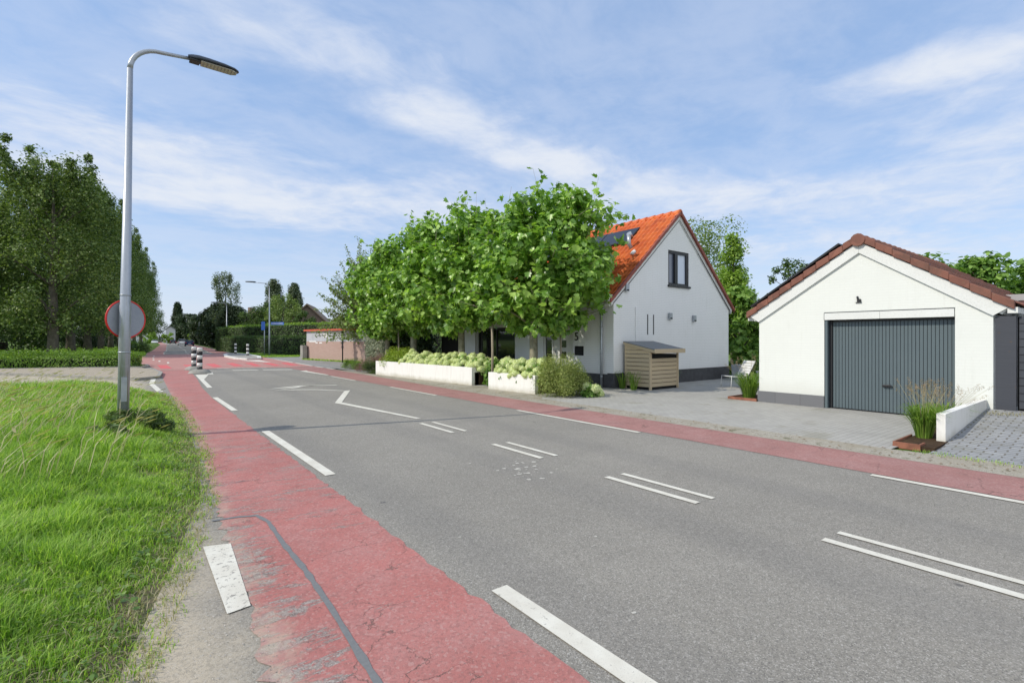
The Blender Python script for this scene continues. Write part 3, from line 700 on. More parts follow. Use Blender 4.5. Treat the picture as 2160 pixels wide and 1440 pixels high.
# ------------------------------------------------------------------ grass
def blades(name, base, h, w, lean, m, g, label, cat, bend=0.5, kind='stuff', parent=None):
    n=len(base); a=g.uniform(0,2*math.pi,n); d=np.stack([np.cos(a),np.sin(a),np.zeros(n)],1)
    s=np.stack([-np.sin(a),np.cos(a),np.zeros(n)],1)
    # turn each blade's flat side in a random direction too
    H=h[:,None]; W=w[:,None]; Ln=lean[:,None]
    up=np.array([[0,0,1.0]])
    p0=base; p1=base+up*H*0.55+d*H*Ln*0.30; p2=base+up*H*(1-0.35*Ln)+d*H*Ln
    V=np.stack([p0-s*W*0.5,p0+s*W*0.5,p1+s*W*0.42,p1-s*W*0.42,p2],1)
    b=(np.arange(n)*5)[:,None]
    # two triangles + tip as quads (degenerate-free: use triangles only)
    F=np.concatenate([b+np.array([[0,1,2]]),b+np.array([[0,2,3]]),b+np.array([[3,2,4]])])
    o=np_mesh(name,V.reshape(-1,3),F,m,None,parent)
    if label: tag(o,label,cat,kind=kind)
    return o
g=np.random.default_rng(11)
def in_view(x,y,zc=0.2,mrg=0.10):
    Z=x*SA+y*CA; X=x*CA-y*SA
    return (Z>0.8)&(np.abs(X)<Z*(1.029+mrg)) & (Z*0.74+1.0>1.3)
def scatter(n, g):
    """points on the bank, density falling with distance"""
    u=g.uniform(0,1,n); y=1.0+19.2*u**1.55
    xe=np.array([gx_edge(v) for v in y]); wd=np.maximum(1.6,0.35*y+1.2)
    x=xe+0.22-(wd+0.22)*g.uniform(0,1,n)**1.0
    return x,y,xe
x,y,xe=scatter(430000,g); d=xe-x
# ragged edge and bare patches
edge_n=0.09*np.sin(y*5.1)+0.09*np.sin(y*11.3+1)+0.07*np.sin(y*23+2*np.sin(y*3))-0.10+g.normal(0,0.07,len(y))
keep=(d>edge_n) & in_view(x,y)
patch=np.sin(x*4.3+1.3*np.sin(y*2.1))*np.sin(y*3.7+1.7*np.sin(x*1.9))
keep&=~((patch>0.72)&(g.uniform(0,1,len(x))<0.75)&(d<1.0))
keep&=(g.uniform(0,1,len(x))<np.clip(0.38+d*1.2,0.03,1))
x,y,xe,d,patch=[q[keep] for q in (x,y,xe,d,patch)]
z=np.array([bank_z(a,b) for a,b in zip(x,y)])*np.clip((20.1-y)/1.3,0,1)
tall=np.clip((d-0.4)/1.6,0,1)*np.clip((y-3)/4,0.15,1)
clump=0.5+0.25*np.sin(x*2.7+y*1.1)*np.sin(y*2.3-x*0.7)+0.25*np.sin(x*9.1+3*np.sin(y*2.9))*np.sin(y*7.3+2*np.sin(x*3.1))
h=(0.035+0.03*np.clip(d*2,0,1)+0.17*tall+0.17*clump**1.6*np.clip(d*1.5,0.2,1))*g.uniform(0.5,1.35,len(x))
wdt=0.0032+0.0011*np.hypot(x,y)*0.55
blades('verge_grass',np.stack([x,y,z-0.01],1),h,wdt*g.uniform(0.7,1.4,len(x)),g.uniform(0.15,1.0,len(x)),M['grass'],g,'bright green uncut grass covering the bank left of the red cycle lane','grass')
# short dead blades in the thin edge
x,y,xe=scatter(60000,g); d=xe-x; k=(d>-0.16)&(d<2.6)&in_view(x,y)&(g.uniform(0,1,len(x))<np.clip(1.1-d,0.30,1)); x,y,d=x[k],y[k],d[k]
z=np.array([bank_z(a,b) for a,b in zip(x,y)])*np.clip((20.1-y)/1.3,0,1)
blades('dry_grass',np.stack([x,y,z-0.005],1),g.uniform(0.02,0.08,len(x))*(1+1.2*np.clip(d,0,1.2)),0.003+0.0006*y,g.uniform(0.4,1.6,len(x)),M['drygrass'],g,'straw coloured dead grass along the worn edge of the bank','grass')
# seed heads leaning over the far part of the bank
n=1500; y=g.uniform(6.5,19.5,n); xe=np.array([gx_edge(v) for v in y]); x=xe-0.6-(0.35*y)*g.uniform(0,1,n)**0.8
keep=g.uniform(0,1,n)<np.clip((xe-x)/3,0.05,0.8); x,y=x[keep],y[keep]; n=len(x)
z=np.array([bank_z(a,b) for a,b in zip(x,y)]); hh=g.uniform(0.35,0.7,n); aa=g.normal(0.3,0.7,n)
mb=MB(); heads=[]
V=[];F=[]
for i in range(n):
    dx,dy=math.cos(aa[i])*hh[i]*0.5,math.sin(aa[i])*hh[i]*0.5; p=Vector((x[i],y[i],z[i])); q=p+Vector((dx*0.35,dy*0.35,hh[i]*0.6)); r=p+Vector((dx,dy,hh[i]*0.9)); e=p+Vector((dx*1.5,dy*1.5,hh[i]*0.97))
    w=0.0035
    mb.add([p+Vector((w,-w,0)),p-Vector((w,-w,0)),q-Vector((w,-w,0)),q+Vector((w,-w,0)),r],[(0,1,2,3),(3,2,4)])
    w=0.012; m_=(r+e)/2
    mb.add([r,m_+Vector((w,-w,w)),e,m_-Vector((w,-w,w))],[(0,1,2,3)])
tag(mb.build('seed_grass',M['drygrass']),'pale seeding grass stalks leaning over the bank behind the lamp','grass',kind='stuff')
# broad leaved weeds sprinkled through the verge
n=420; y=g.uniform(2.6,11,n); xe=np.array([gx_edge(v) for v in y]); x=xe-0.08-g.uniform(0,1,n)**1.6*(0.6+0.3*y)
P=[];Nn=[]
for i in range(n):
    z=bank_z(x[i],y[i]); m=g.integers(5,11); r=g.uniform(0.02,0.06)
    a=g.uniform(0,6.283,m); P.append(np.stack([x[i]+np.cos(a)*r*0.6,y[i]+np.sin(a)*r*0.6,np.full(m,z+0.02)+g.uniform(0,0.07,m)],1)); Nn.append(np.tile([0,0,1.2],(m,1)))
tag(leaves('clover_weeds',np.concatenate(P),np.concatenate(Nn),0.038,OVAL,M['weed2'],None,0.0,g),'broad leaved clover and dandelion weeds scattered through the grass bank','weeds',kind='stuff')
# far grass tufts beyond the junction (left) and strips
def tuft_field(name,label,poly,n,hh,m,seed,w=0.02,kind='stuff',z0=0.0):
    g=np.random.default_rng(seed); P=np.array(poly); mn,mx=P.min(0),P.max(0); out=[]
    from mathutils.geometry import intersect_point_tri_2d
    def inside(px,py):
        c=False; j=len(poly)-1
        for i in range(len(poly)):
            xi,yi=poly[i];xj,yj=poly[j]
            if (yi>py)!=(yj>py) and px<(xj-xi)*(py-yi)/(yj-yi)+xi: c=not c
            j=i
        return c
    while len(out)<n:
        px=g.uniform(mn[0],mx[0]); py=g.uniform(mn[1],mx[1])
        if inside(px,py): out.append((px,py,z0))
    B=np.array(out); return blades(name,B,g.uniform(0.5,1.2,n)*hh,np.full(n,w),g.uniform(0.2,0.9,n),m,g,label,'grass',kind=kind)
tuft_field('verge_grass','bright grass strip between the hedge and the pavement around the far lamp',[(11.0,72),(10.0,66),(9.95,53.4),(9.8,49.4),(12.3,48.4),(14.2,52.5),(14.3,60)],9000,0.10,M['grass'],21,0.03)
tuft_field('roadside_grass','green roadside grass under the poplars beyond the junction',[(1.4,62),(1.9,90),(3.0,120),(-8,120),(-12,70),(-9,47.5),(-2.8,49.5),(-0.8,55.5)],26000,0.28,M['grass'],22,0.06)
tuft_field('roadside_grass','grass and tall weeds on the ground behind the low lime hedge',[(0.4,37.2),(0.2,38.4),(-2,39.4),(-4,40.6),(-6.5,40.6),(-9,40),(-14,41),(-14,43.5),(-6.5,42.5),(-2,42),(0.6,40)],9000,0.75,M['grass'],23,0.04)
tuft_field('wall_foot_grass','tufts of grass at the foot of the pale brick wall',[(11.3,42.3),(12.9,33.6),(12.5,33.4),(11.0,41.8)],900,0.16,M['grass'],24,0.03)
tuft_field('joint_weeds','small green weeds between the pavers by the low white wall',[(8.95,1.0),(9.0,2.2),(9.3,2.2),(9.2,0.6)],260,0.05,M['grass'],25,0.006)
tuft_field('joint_weeds','dry weeds on the pavers near the dark fence',[(12.5,1.95),(13.15,1.9),(13.2,1.3),(12.7,1.5)],260,0.07,M['drygrass'],26,0.006,z0=0.25)

# ================================================================== BACKGROUND TREES (left row of poplars)
def poplar(seed, R=5.3, h=21, n=175):
    g=np.random.default_rng(seed)
    t=thing('poplar_tree','','tree')
    zl=3.2
    heads=[(g.uniform(-R*0.6,R*0.6),g.uniform(-R*0.6,R*0.6),h*g.uniform(0.88,1.0)) for _ in range(9)]
    def rf(z):
        s=(z-zl)/(h-zl); return R*min(1,1.8*s+0.6)*(1-max(0,s)**3)**0.6
    C=envelope_centers(g,n,zl,h*0.9,rf,fill=0.42); rad=g.uniform(0.75,1.45,n)
    extra=[];er=[]
    for hx,hy,hz in heads:
        for k in range(5): extra.append((hx+g.normal(0,0.15),hy+g.normal(0,0.15),hz-0.5-k*1.0)); er.append(0.35+0.22*k)
    C=np.concatenate([C,np.array(extra)]); rad=np.concatenate([rad,er])
    P,N=cluster_pts(C,rad,190,g,0.5,(1,1,1.35))
    # hanging lower skirts
    leaves('crown',P,N,0.23,QUAD,M['poplar_leaf'],t,0.3,g)
    mb=MB(); pts=[(0,0,0),(0.02,0,1.2),(0.05,0.04,4),(0.0,0.1,8),(0.1,0.0,12),(0,0,h*0.9)]
    mb.tube(pts,[0.52,0.40,0.35,0.27,0.17,0.03],12); mb.build('trunk',M['poplarbark'],t)
    mb=MB()
    for i in g.choice(n,26,replace=False):
        c=C[i]; zb=max(2.6,c[2]-3.0); limbs(mb,(0.03,0.05,zb),[tuple(c)],0.13*(1-zb/h)+0.02,g)
    mb.build('limb',M['poplarbark'],t)
    return t
protos=[poplar(31),poplar(32),poplar(33)]
ptrees=[(-5.4,61,19.0,0,'nearest poplar of the row, broad crown on a thick grey trunk behind the low hedge'),
 (-4.85,71,20.2,1,'second poplar of the row, its trunk forking just above the low hedge'),
 (-4.1,84.5,21.8,2,'third poplar trunk in the roadside row, left of the lamp post'),
 (-3.3,99,23.0,0,'fourth poplar of the roadside row, seen just left of the round sign'),
 (-2.4,113,23.8,1,'fifth poplar of the row, its crown directly behind the lamp post'),
 (-1.3,127,24.6,2,'dark poplar right behind the round sign in the roadside row'),
 (0.0,142,24.2,0,'dark poplar showing just right of the lamp post'),
 (1.2,157,23,1,'last but one poplar of the row, dark against the sky'),
 (2.8,172,21.5,2,'farthest poplar at the right end of the roadside row'),
 (-12.5,66,16.5,1,'leftmost poplar at the photo edge behind the low dark wall'),
 (-13,82,19,2,'poplar filling the gap behind the first two trunks on the left'),
 (-11,100,21,0,'poplar deep behind the second and third trunks on the left')]
for i,(x_,y_,h_,k,lab) in enumerate(ptrees):
    s=h_/21.0; p=protos[k]
    if i in (0,1,2): o=p; o.location=(x_,y_,0); o.rotation_euler=(0,0,i*1.7); o['label']=lab; o.scale=(1.0,1.0,s)
    else: o=dup(p,(x_,y_,0),i*1.9,(1.0,1.0,s),lab)
    o['group']='poplars in a row along the left side of the road'
protos[0]['category']=protos[1]['category']=protos[2]['category']='tree'
# understorey
def bush(name,label,x,y,rx,ry,h,leaf,seed,n=14,per=260,ls=0.09,shape=OVAL,cat='shrub',group=None,z0=0,zc=0.0,stems=True,droop=0.25,cr=(0.28,0.45)):
    g=np.random.default_rng(seed); t=thing(name,label,cat,(x,y,z0),0,group)
    C=[];rad=[]
    for _ in range(n):
        a=g.uniform(0,6.283); r=g.uniform(0,1)**0.5; z=g.uniform(0.15,1)
        k=math.sqrt(max(0.05,1-(z*0.95)**2*0.75)); cr_=g.uniform(*cr)*min(rx,h)
        C.append((r*math.cos(a)*rx*k*0.72,r*math.sin(a)*ry*k*0.72,zc+z*(h-cr_*0.7))); rad.append(cr_)
    P,N=cluster_pts(np.array(C),np.array(rad),per,g,0.4); P[:,2]=np.abs(P[:,2])
    leaves('foliage',P,N,ls,shape,leaf,t,droop,g)
    if stems:
        mb=MB()
        for c in C[:8]: mb.tube([(c[0]*0.15,c[1]*0.15,0),(c[0]*0.5,c[1]*0.5,c[2]*0.5),c],[0.02,0.015,0.006],5)
        mb.build('stem',M['poplarbark'],t)
    return t
us=[(-9.5,76,3.6,5.5,3.2,'dark elder bush behind the first poplar trunk'),(-13.5,70,3.5,4.5,3,'dark bush above the low dark wall at the photo edge'),(-7.6,90,3,4.8,3,'dark bush between the second and third poplar trunks'),
    (-6.8,108,3,4.5,3,'dark bush behind the fourth poplar trunk'),(-5.0,128,3.2,4,3,'dark undergrowth bush behind the round sign'),(-2.0,150,3.2,4,3,'dark undergrowth bush low down right of the lamp post')]
for i,(x_,y_,r_,h_,_,lab) in enumerate(us):
    bush('undergrowth_bush',lab,x_,y_,r_*1.3,r_*1.3,h_,M['dark_leaf'] if i!=0 else M['mid_leaf'],50+i,16,330,0.26,QUAD,'bush','dark bushes under the poplars')  # dark leaf colour carries the shade under the poplars
bush('roadside_bush','sunlit weedy mound on the verge just right of the lamp post',1.0,76,1.6,4.5,1.3,M['mid_leaf'],60,12,300,0.12,QUAD,'bush')
bush('roadside_bush','small green shrub under the poplars at the road edge',0.3,98,1.8,4.5,1.6,M['limehedge'],61,12,300,0.14,QUAD,'bush')

# low hedge on the left
def hedge(name,label,path,thick,h,leaf,seed,dens=220,ls=0.07,z0=0.0,group=None,fuzz=0.06,topleaf=None,sink=0.12):
    tops=[]
    g=np.random.default_rng(seed); t=thing(name,label,'hedge',(0,0,0),0,group)
    mb=MB(); P=[];N=[]
    for (ax,ay),(bx,by) in zip(path[:-1],path[1:]):
        A=Vector((ax,ay));B=Vector((bx,by)); d=(B-A); Ln=d.length; d.normalize(); n=Vector((-d.y,d.x))
        th=thick/2
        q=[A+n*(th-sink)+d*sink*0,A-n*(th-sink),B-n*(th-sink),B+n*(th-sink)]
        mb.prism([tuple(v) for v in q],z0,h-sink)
        for side in (-1,1):
            m=int(Ln*(h-z0)*dens); s=g.uniform(-0.02,1.02,m); zz=g.uniform(z0,h,m)
            off=side*(th+g.normal(0,fuzz,m)+0.05*np.sin(s*Ln*2.1)*np.sin(zz*4))
            P.append(np.stack([A.x+d.x*Ln*s+n.x*off,A.y+d.y*Ln*s+n.y*off,zz],1)); N.append(np.tile([n.x*side*1.0,n.y*side*1.0,0.45],(m,1)))
        m=int(Ln*thick*dens*1.3); s=g.uniform(-0.01,1.01,m); off=g.uniform(-th,th,m); zz=h+g.normal(0,fuzz,m)+0.04*np.sin(s*Ln*1.7)
        tops.append(np.stack([A.x+d.x*Ln*s+n.x*off,A.y+d.y*Ln*s+n.y*off,zz+0.05],1))
    for E_,sg in ((Vector(path[0]),-1),(Vector(path[-1]),1)):
        d=(Vector(path[1])-Vector(path[0])).normalized() if sg<0 else (Vector(path[-1])-Vector(path[-2])).normalized(); n=Vector((-d.y,d.x))
        m=int(thick*(h-z0)*dens*1.2); off=g.uniform(-thick/2,thick/2,m); zz=g.uniform(z0,h,m)
        P.append(np.stack([E_.x+n.x*off+sg*d.x*0.05,E_.y+n.y*off+sg*d.y*0.05,zz],1)); N.append(np.tile([d.x*sg,d.y*sg,0.3],(m,1)))
    mb.build('shade_core',M['dark'],t)  # near-black core stands in for the shade deep inside the hedge
    leaves('foliage',np.concatenate(P),np.concatenate(N),ls,QUAD,leaf,t,0.2,g)
    TT=np.concatenate(tops); leaves('top_growth',TT,np.tile([0,0,1.0],(len(TT),1)),ls,QUAD,topleaf or leaf,t,0.0,g)
    return t
hedge('low_hedge','low lime green hedge with a loose top beside the paved island',[(-5.6,38.6),(-3.9,38.9),(-2.1,37.6),(0.35,36.7)],1.5,0.72,M['limehedge'],70,520,0.085,fuzz=0.13,sink=0.2)
bush('hedge_end_shrub','taller loose lime shrub at the left end of the low hedge',-6.2,39.4,0.9,0.9,1.15,M['limehedge'],71,9,240,0.09,QUAD)
hedge('clipped_hedge','front tier of the tall clipped hedge, dark and waist high, beside the far lamp',[(10.4,76),(11.2,68),(13.3,55.5),(15.2,51.5),(19,45.5)],1.2,1.85,M['hedge_leaf'],72,150,0.12,topleaf=M['mid_leaf'],group='two tiers of clipped hedge')
hedge('clipped_hedge','back tier of the clipped hedge, tall with a bright green flat top',[(11.3,78),(12.5,69),(14.8,57),(16.8,53),(22,45),(27,38.5)],1.5,3.25,M['hedge_leaf'],73,120,0.14,topleaf=M['bright_leaf'],group='two tiers of clipped hedge')
tw=hedge('clipped_hedge','bright sunlit end of the clipped hedge nearest the road',[(10.6,79.5),(10.9,76.8)],2.0,3.1,M['mid_leaf'],74,160,0.13,group='two tiers of clipped hedge')

# other background trees
T=tree
T('weeping_birch','tall weeping birch with drooping sparse branches above the dark trees',13.1,97.2,12.8,3.0,M['birch_leaf'],M['poplarbark'],80,clear=0.35,ncl=44,per=120,lsize=0.26,shape=QUAD,flat=(1,1,2.4),crad=(0.07,0.15))
T('dark_conifer','pointed dark conifer standing alone against the sky',20.0,306,20.5,3.4,M['dark_leaf'],M['poplarbark'],81,profile='cone',clear=0.02,ncl=170,per=150,lsize=0.6,crad=(0.15,0.3))
def at(px,Z,py):      # a spot seen in the photograph at pixel px, at depth Z, and the height that reaches row py
    X=(px-1080)/1050*Z; return (Z*SA+X*CA, Z*CA-X*SA, 1.65+(715-py)/1050*Z)
dk=[(401,245,664,7.0),(424,158,668,3.4),(441,132,672,2.6),(447,116,652,2.6),(470,96,640,2.8),(493,86,648,2.4),(513,85,662,2.3),(532,84,668,2.2)]
dl=['dark tree below the lone conifer','round dark tree right of the conifer','dark tree behind the grey mast','very dark tree left of the weeping birch','tallest dark tree under the weeping birch','dark tree right below the birch crown','dark tree between the birch and the chimney','small dark tree behind the far lamp beside the hedge end']
for i,((px,Z,py,r_),lab) in enumerate(zip(dk,dl)):
    x_,y_,h_=at(px,Z,py)
    T('dark_tree',lab,x_,y_,h_,r_,M['dark_leaf'],M['poplarbark'],90+i,'dark trees along the right side of the far road',clear=0.03,ncl=110,per=190,lsize=0.12*r_**0.5+0.14 if r_<5 else 0.6,crad=(0.15,0.26))
T('bright_tree','yellow green young tree at the road edge in front of the dark trees',17.3,188,5.2,2.0,M['bright_leaf'],M['poplarbark'],101,clear=0.1,ncl=30,per=120,lsize=0.25)
T('bright_tree','pale green crown showing over the dark trees beside the grey mast',21.5,182,10.6,2.8,M['bright_leaf'],M['poplarbark'],102,clear=0.3,ncl=30,per=120,lsize=0.3)
T('garden_tree','mid green garden tree behind the left part of the hedge',15.6,84,6.4,2.4,M['mid_leaf'],M['poplarbark'],103,clear=0.15,ncl=45,per=140,lsize=0.22)
T('garden_tree','mid green garden tree below the brick chimney',18.0,86,7.4,2.6,M['mid_leaf'],M['poplarbark'],104,clear=0.15,ncl=45,per=140,lsize=0.22)
T('garden_tree','bushy bright green tree behind the far lamp over the hedge',18.2,79,8.3,2.6,M['horn_leaf'],M['poplarbark'],105,clear=0.15,ncl=50,per=150,lsize=0.22)
T('garden_tree','rounded green tree in front of the brown gabled house',19.8,75,5.6,2.0,M['mid_leaf'],M['poplarbark'],106,clear=0.12,ncl=40,per=140,lsize=0.2)
T('grey_poplar','left tall slim poplar far behind the far lamp, blunt double top',32.5,151,18,3.1,M['farpop_leaf'],M['poplarbark'],107,'pair of distant slim poplars',clear=0.1,ncl=120,per=150,lsize=0.4,profile='poplar',flat=(1,1,2.2),crad=(0.12,0.22))
T('grey_poplar','right tall slim poplar of the distant pair above the brown house',37.0,148,17.0,2.6,M['farpop_leaf'],M['poplarbark'],108,'pair of distant slim poplars',clear=0.1,ncl=110,per=150,lsize=0.4,profile='poplar',flat=(1,1,2.2),crad=(0.12,0.22))
T('small_grey_tree','small grey green tree just right of the distant poplars',28.5,104,7.2,1.8,M['birch_leaf'],M['poplarbark'],109,clear=0.2,ncl=30,per=90,lsize=0.2)
T('small_grey_tree','small grey tree beside the second brown gable',27.5,92,6.0,1.7,M['birch_leaf'],M['poplarbark'],110,clear=0.2,ncl=30,per=100,lsize=0.2)
T('small_grey_tree','light green garden tree between the brown gable and the big hornbeam',20.5,55,3.9,2.0,M['horn_leaf'],M['poplarbark'],111,clear=0.1,ncl=35,per=110,lsize=0.16)
T('distant_tree','hazy pale tree at the far end of the road',9.5,300,11,7,M['farpop_leaf'],M['poplarbark'],112,clear=0.05,ncl=40,per=110,lsize=0.6)
T('distant_tree','bright green tree beside the distant white house',12.3,235,4.5,1.7,M['bright_leaf'],M['poplarbark'],113,clear=0.05,ncl=25,per=80,lsize=0.4)
T('distant_tree','lime green shrubbery at the far left end of the road',6.8,225,4.0,2.2,M['bright_leaf'],M['poplarbark'],114,clear=0.03,ncl=25,per=90,lsize=0.4)
tag(MB().box((-400,480,-0.02),(-2,486,9)).box((40,520,-0.02),(500,526,9)).build('far_woodland',M['dark_leaf']),'dark distant woodland strip closing the horizon','woodland',kind='stuff')

# big hornbeam by the brick wall: ascending twiggy shoots
def hornbeam(x,y):
    g=np.random.default_rng(120); t=thing('hornbeam_tree','large bushy tree with upswept feathery shoots over the pale brick wall','tree',(x,y,0))
    P=[];N=[]; mb=MB(); mt=MB()
    mt.tube([(0,0,0),(0.05,0,1.6),(0,0.1,3.2)],[0.28,0.2,0.14],10); mt.build('trunk',M['bark'],t)
    for k in range(250):
        a=g.uniform(0,6.283); el=g.uniform(0.15,1.45); Ln=g.uniform(3.6,5.7)*(0.75+0.25*math.sin(el))
        d=np.array([math.cos(a)*math.cos(el)*0.78,math.sin(a)*math.cos(el)*0.78,math.sin(el)]); b=np.array([0,0,g.uniform(1.5,2.8)])
        pts=[]; 
        for i in range(6):
            s=i/5; p=b+d*Ln*s*1.15+np.array([0,0,-0.25*s*s*Ln*(1-math.sin(el))])+g.normal(0,0.04,3)*s; pts.append(tuple(p))
        mb.tube(pts,[0.035*(1-i/5.5)+0.004 for i in range(6)],4)
        m=190; s=g.uniform(0.08,1,m); idx=np.clip((s*5).astype(int),0,4); PP=np.array(pts); fr=(s*5-idx)[:,None]
        q=PP[idx]*(1-fr)+PP[np.minimum(idx+1,5)]*fr+g.normal(0,1,(m,3))*(0.26*(1.15-s))[:,None]
        P.append(q); N.append(np.tile(d*0.3+np.array([0,0,0.6]),(m,1)))
    mb.build('limb',M['bark'],t)
    PP=np.concatenate(P); kk=PP[:,2]>0.9
    leaves('crown',PP[kk],np.concatenate(N)[kk],0.15,QUAD,M['horn_leaf'],t,0.2,g)
hornbeam(13.9,34.6)

# trees on the right, behind house and garage
T('willow_birch','pale drooping tree showing beyond the right slope of the house roof',30.4,18.6,9.3,2.9,M['horn_leaf'],M['poplarbark'],130,clear=0.3,ncl=70,per=320,lsize=0.16,shape=QUAD,flat=(1,1,1.7),crad=(0.12,0.22))
T('climbing_tree','slender upright tree with straggly side shoots in the gap between the buildings',25.2,13.6,7.3,0.95,M['bright_leaf'],M['poplarbark'],131,clear=0.15,ncl=48,per=110,lsize=0.15,shape=OVAL,profile='cone',crad=(0.15,0.42))
T('gap_tree','leafy tree behind the slender one, reaching the eaves of the garage',26.5,15.2,5.6,2.1,M['bright_leaf'],M['poplarbark'],132,clear=0.1,ncl=50,per=170,lsize=0.14,shape=OVAL)
T('fig_shrub','large leaved glossy shrub in the gap between the house and the garage',22.0,11.6,3.9,1.45,M['hyd_leaf'],M['poplarbark'],133,clear=0.05,ncl=38,per=120,lsize=0.20,shape=LOBED,cat='shrub')
T('dark_garden_tree','dark tree top peeking over the black solar panels of the garage',41,17.5,7.8,1.7,M['mid_leaf'],M['poplarbark'],134,clear=0.3,ncl=40,per=110,lsize=0.2,shape=OVAL)
rt=[(27.3,6.0,5.2,1.1,'left leafy tree with raised tips over the right garage roof slope'),(29.0,4.6,5.2,1.2,'middle leafy tree over the right garage roof slope'),(30.3,3.0,4.9,1.3,'leafy tree above the grey beam at the photo edge'),(32.5,4.2,4.7,1.6,'darker leafy tree behind the other garden trees at the right')]
for i,(x_,y_,h_,r_,lab) in enumerate(rt):
    T('garden_tree',lab,x_,y_,h_,r_,M['hyd_leaf'],M['poplarbark'],140+i,'leafy trees behind the garage on the right',clear=0.2,ncl=34,per=80,lsize=0.26,shape=OVAL,crad=(0.16,0.32))

# ================================================================== PLANE TREES
def plane_tree(x,y,label,seed,h=6.9,ry=2.35,rx=1.95,trunk=0.15,n=125,skew=(0,0)):
    g=np.random.default_rng(seed); t=thing('plane_tree',label,'tree',(x,y,0),0,'clipped plane trees in a row behind the white planters')
    C=[];rad=[]
    while len(C)<n:
        u=g.uniform(-1,1,3)
        if abs(u[0])**2.6+abs(u[1])**2.6+abs(u[2])**2.6>1: continue
        if max(abs(u))<0.45 and g.uniform()<0.7: continue
        zc=(h-0.35+1.95)/2+u[2]*(h-0.35-1.95)/2; sp=0.86+0.14*min(1,(zc-1.9)/2.2)
        C.append((u[0]*rx*sp*0.92+skew[0]*(zc-2)/4,u[1]*ry*sp*0.95+skew[1]*(zc-2)/4,zc)); rad.append(g.uniform(0.30,0.62))
    C=np.array(C); rad=np.array(rad)
    P,N=cluster_pts(C,rad,96,g,0.42)
    # shoots
    sh=MB(); SP=[];SN=[]
    for k in range(26):
        a=g.uniform(0,6.283); r=g.uniform(0,0.9); bx,by=rx*r*math.cos(a)+skew[0],ry*r*math.sin(a)+skew[1]; bz=h-0.9-0.6*r
        tx,ty,tz=bx+g.normal(0,0.25),by+g.normal(0,0.25),bz+g.uniform(0.6,1.45)
        sh.tube([(bx,by,bz-0.6),(tx,ty,tz)],[0.012,0.004],4)
        m=11; s=g.uniform(0.15,1.05,m)[:,None]
        SP.append(np.array([[bx,by,bz]])*(1-s)+np.array([[tx,ty,tz]])*s+g.normal(0,0.11,(m,3))); SN.append(np.tile([0,0,0.7],(m,1)))
    for k in range(60):     # side shoots sticking out
        a=g.uniform(0,6.283); zc=g.uniform(2.3,h-0.8); bx,by=rx*0.85*math.cos(a)+skew[0]*(zc-2)/4,ry*0.88*math.sin(a)+skew[1]*(zc-2)/4
        d=np.array([math.cos(a),math.sin(a),0.45])*g.uniform(0.3,0.75); b=np.array([bx,by,zc])
        sh.tube([tuple(b*0.85+np.array([0,0,zc*0.15])),tuple(b+d)],[0.012,0.004],4)
        m=9; s=g.uniform(0.1,1.05,m)[:,None]; SP.append(b+d*s+g.normal(0,0.10,(m,3))); SN.append(np.tile([0,0,0.7],(m,1)))
    P=np.concatenate([P]+SP); N=np.concatenate([N]+SN)
    k=(P[:,0]+x<12.75)|(P[:,2]>3.6); k&=(P[:,2]>1.48)
    leaves('crown',P[k],N[k],0.195,LOBED,M['plane_leaf'],t,0.35,g)
    # inner mass of small twiggy leaves keeps the heart of the crown dark
    Q=C[np.linalg.norm((C-[skew[0]*0.5,skew[1]*0.5,4.2])/[rx,ry,2.2],axis=1)<0.85]
    mt=MB(); mt.tube([(0,0,0),(0.01,0,0.5),(0.0,0.01,2.2),(0.02,0,3.2),(0,0,4.4)],[trunk*1.25,trunk,trunk*0.92,trunk*0.85,trunk*0.5],12); mt.build('trunk',M['bark'],t)
    for i in g.choice(len(C),20,replace=False):
        c=C[i]; limbs(sh,(0,0,g.uniform(2.0,3.6)),[tuple(c)],0.05,g,4,0.01)
    sh.build('limb',M['bark'],t)
    return t
plane_tree(10.75,12.75,'nearest plane tree, its trunk rising behind the short planter beside the house corner',201,6.6,2.55,2.0,0.145,150,(0.30,-0.45))
plane_tree(10.75,17.3,'second plane tree, its trunk behind the right end of the long planter',202,7.1,2.9,1.9,0.14,n=140)
plane_tree(10.75,21.6,'third plane tree, its trunk behind the middle of the long planter',203,6.9,2.8,1.85,0.15,n=135)
plane_tree(11.0,25.2,'farthest plane tree, at the left end of the row beside the hornbeam',204,6.3,2.5,1.85,0.13,n=120)
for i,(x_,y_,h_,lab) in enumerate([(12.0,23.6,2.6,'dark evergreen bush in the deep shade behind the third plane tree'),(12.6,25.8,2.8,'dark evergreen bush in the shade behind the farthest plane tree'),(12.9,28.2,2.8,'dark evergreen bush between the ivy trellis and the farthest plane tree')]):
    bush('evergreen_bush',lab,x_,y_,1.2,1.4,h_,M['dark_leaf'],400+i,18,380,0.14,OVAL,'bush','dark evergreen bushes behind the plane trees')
# wooden stakes
def stake(x,y,h,label,r=0.045):
    o=MB().tube([(0,0,0),(0.02,0,h*0.5),(0,0.02,h)],[r,r*0.95,r*0.9],8).build('wooden_stake',M['stake'],None,(x,y,0)); tag(o,label,'stake','wooden stakes between the plane trees')
stake(9.9,13.95,2.6,'pale wooden stake standing at the gap between the two planters')
stake(10.9,23.6,2.5,'thin pale stake between the third and fourth plane trunks')
stake(11.6,12.35,2.5,'thin pale stake in front of the letterbox wall right of the nearest trunk',0.035)

# ================================================================== HOUSE
X0,X1,YF,YB=12.85,20.15,11.1,22.6; XR,ZR,ZE=16.55,6.40,3.12
house=thing('white_house','white gabled house with an orange tiled roof and solar panels behind the plane trees','house',(0,0,0))
sl=(ZR-ZE)/(XR-X0); sr=(ZR-ZE)/(X1-XR)
# walls: front (facing the road) with openings, gable with window opening, back and far walls
wt=0.28
w=MB()
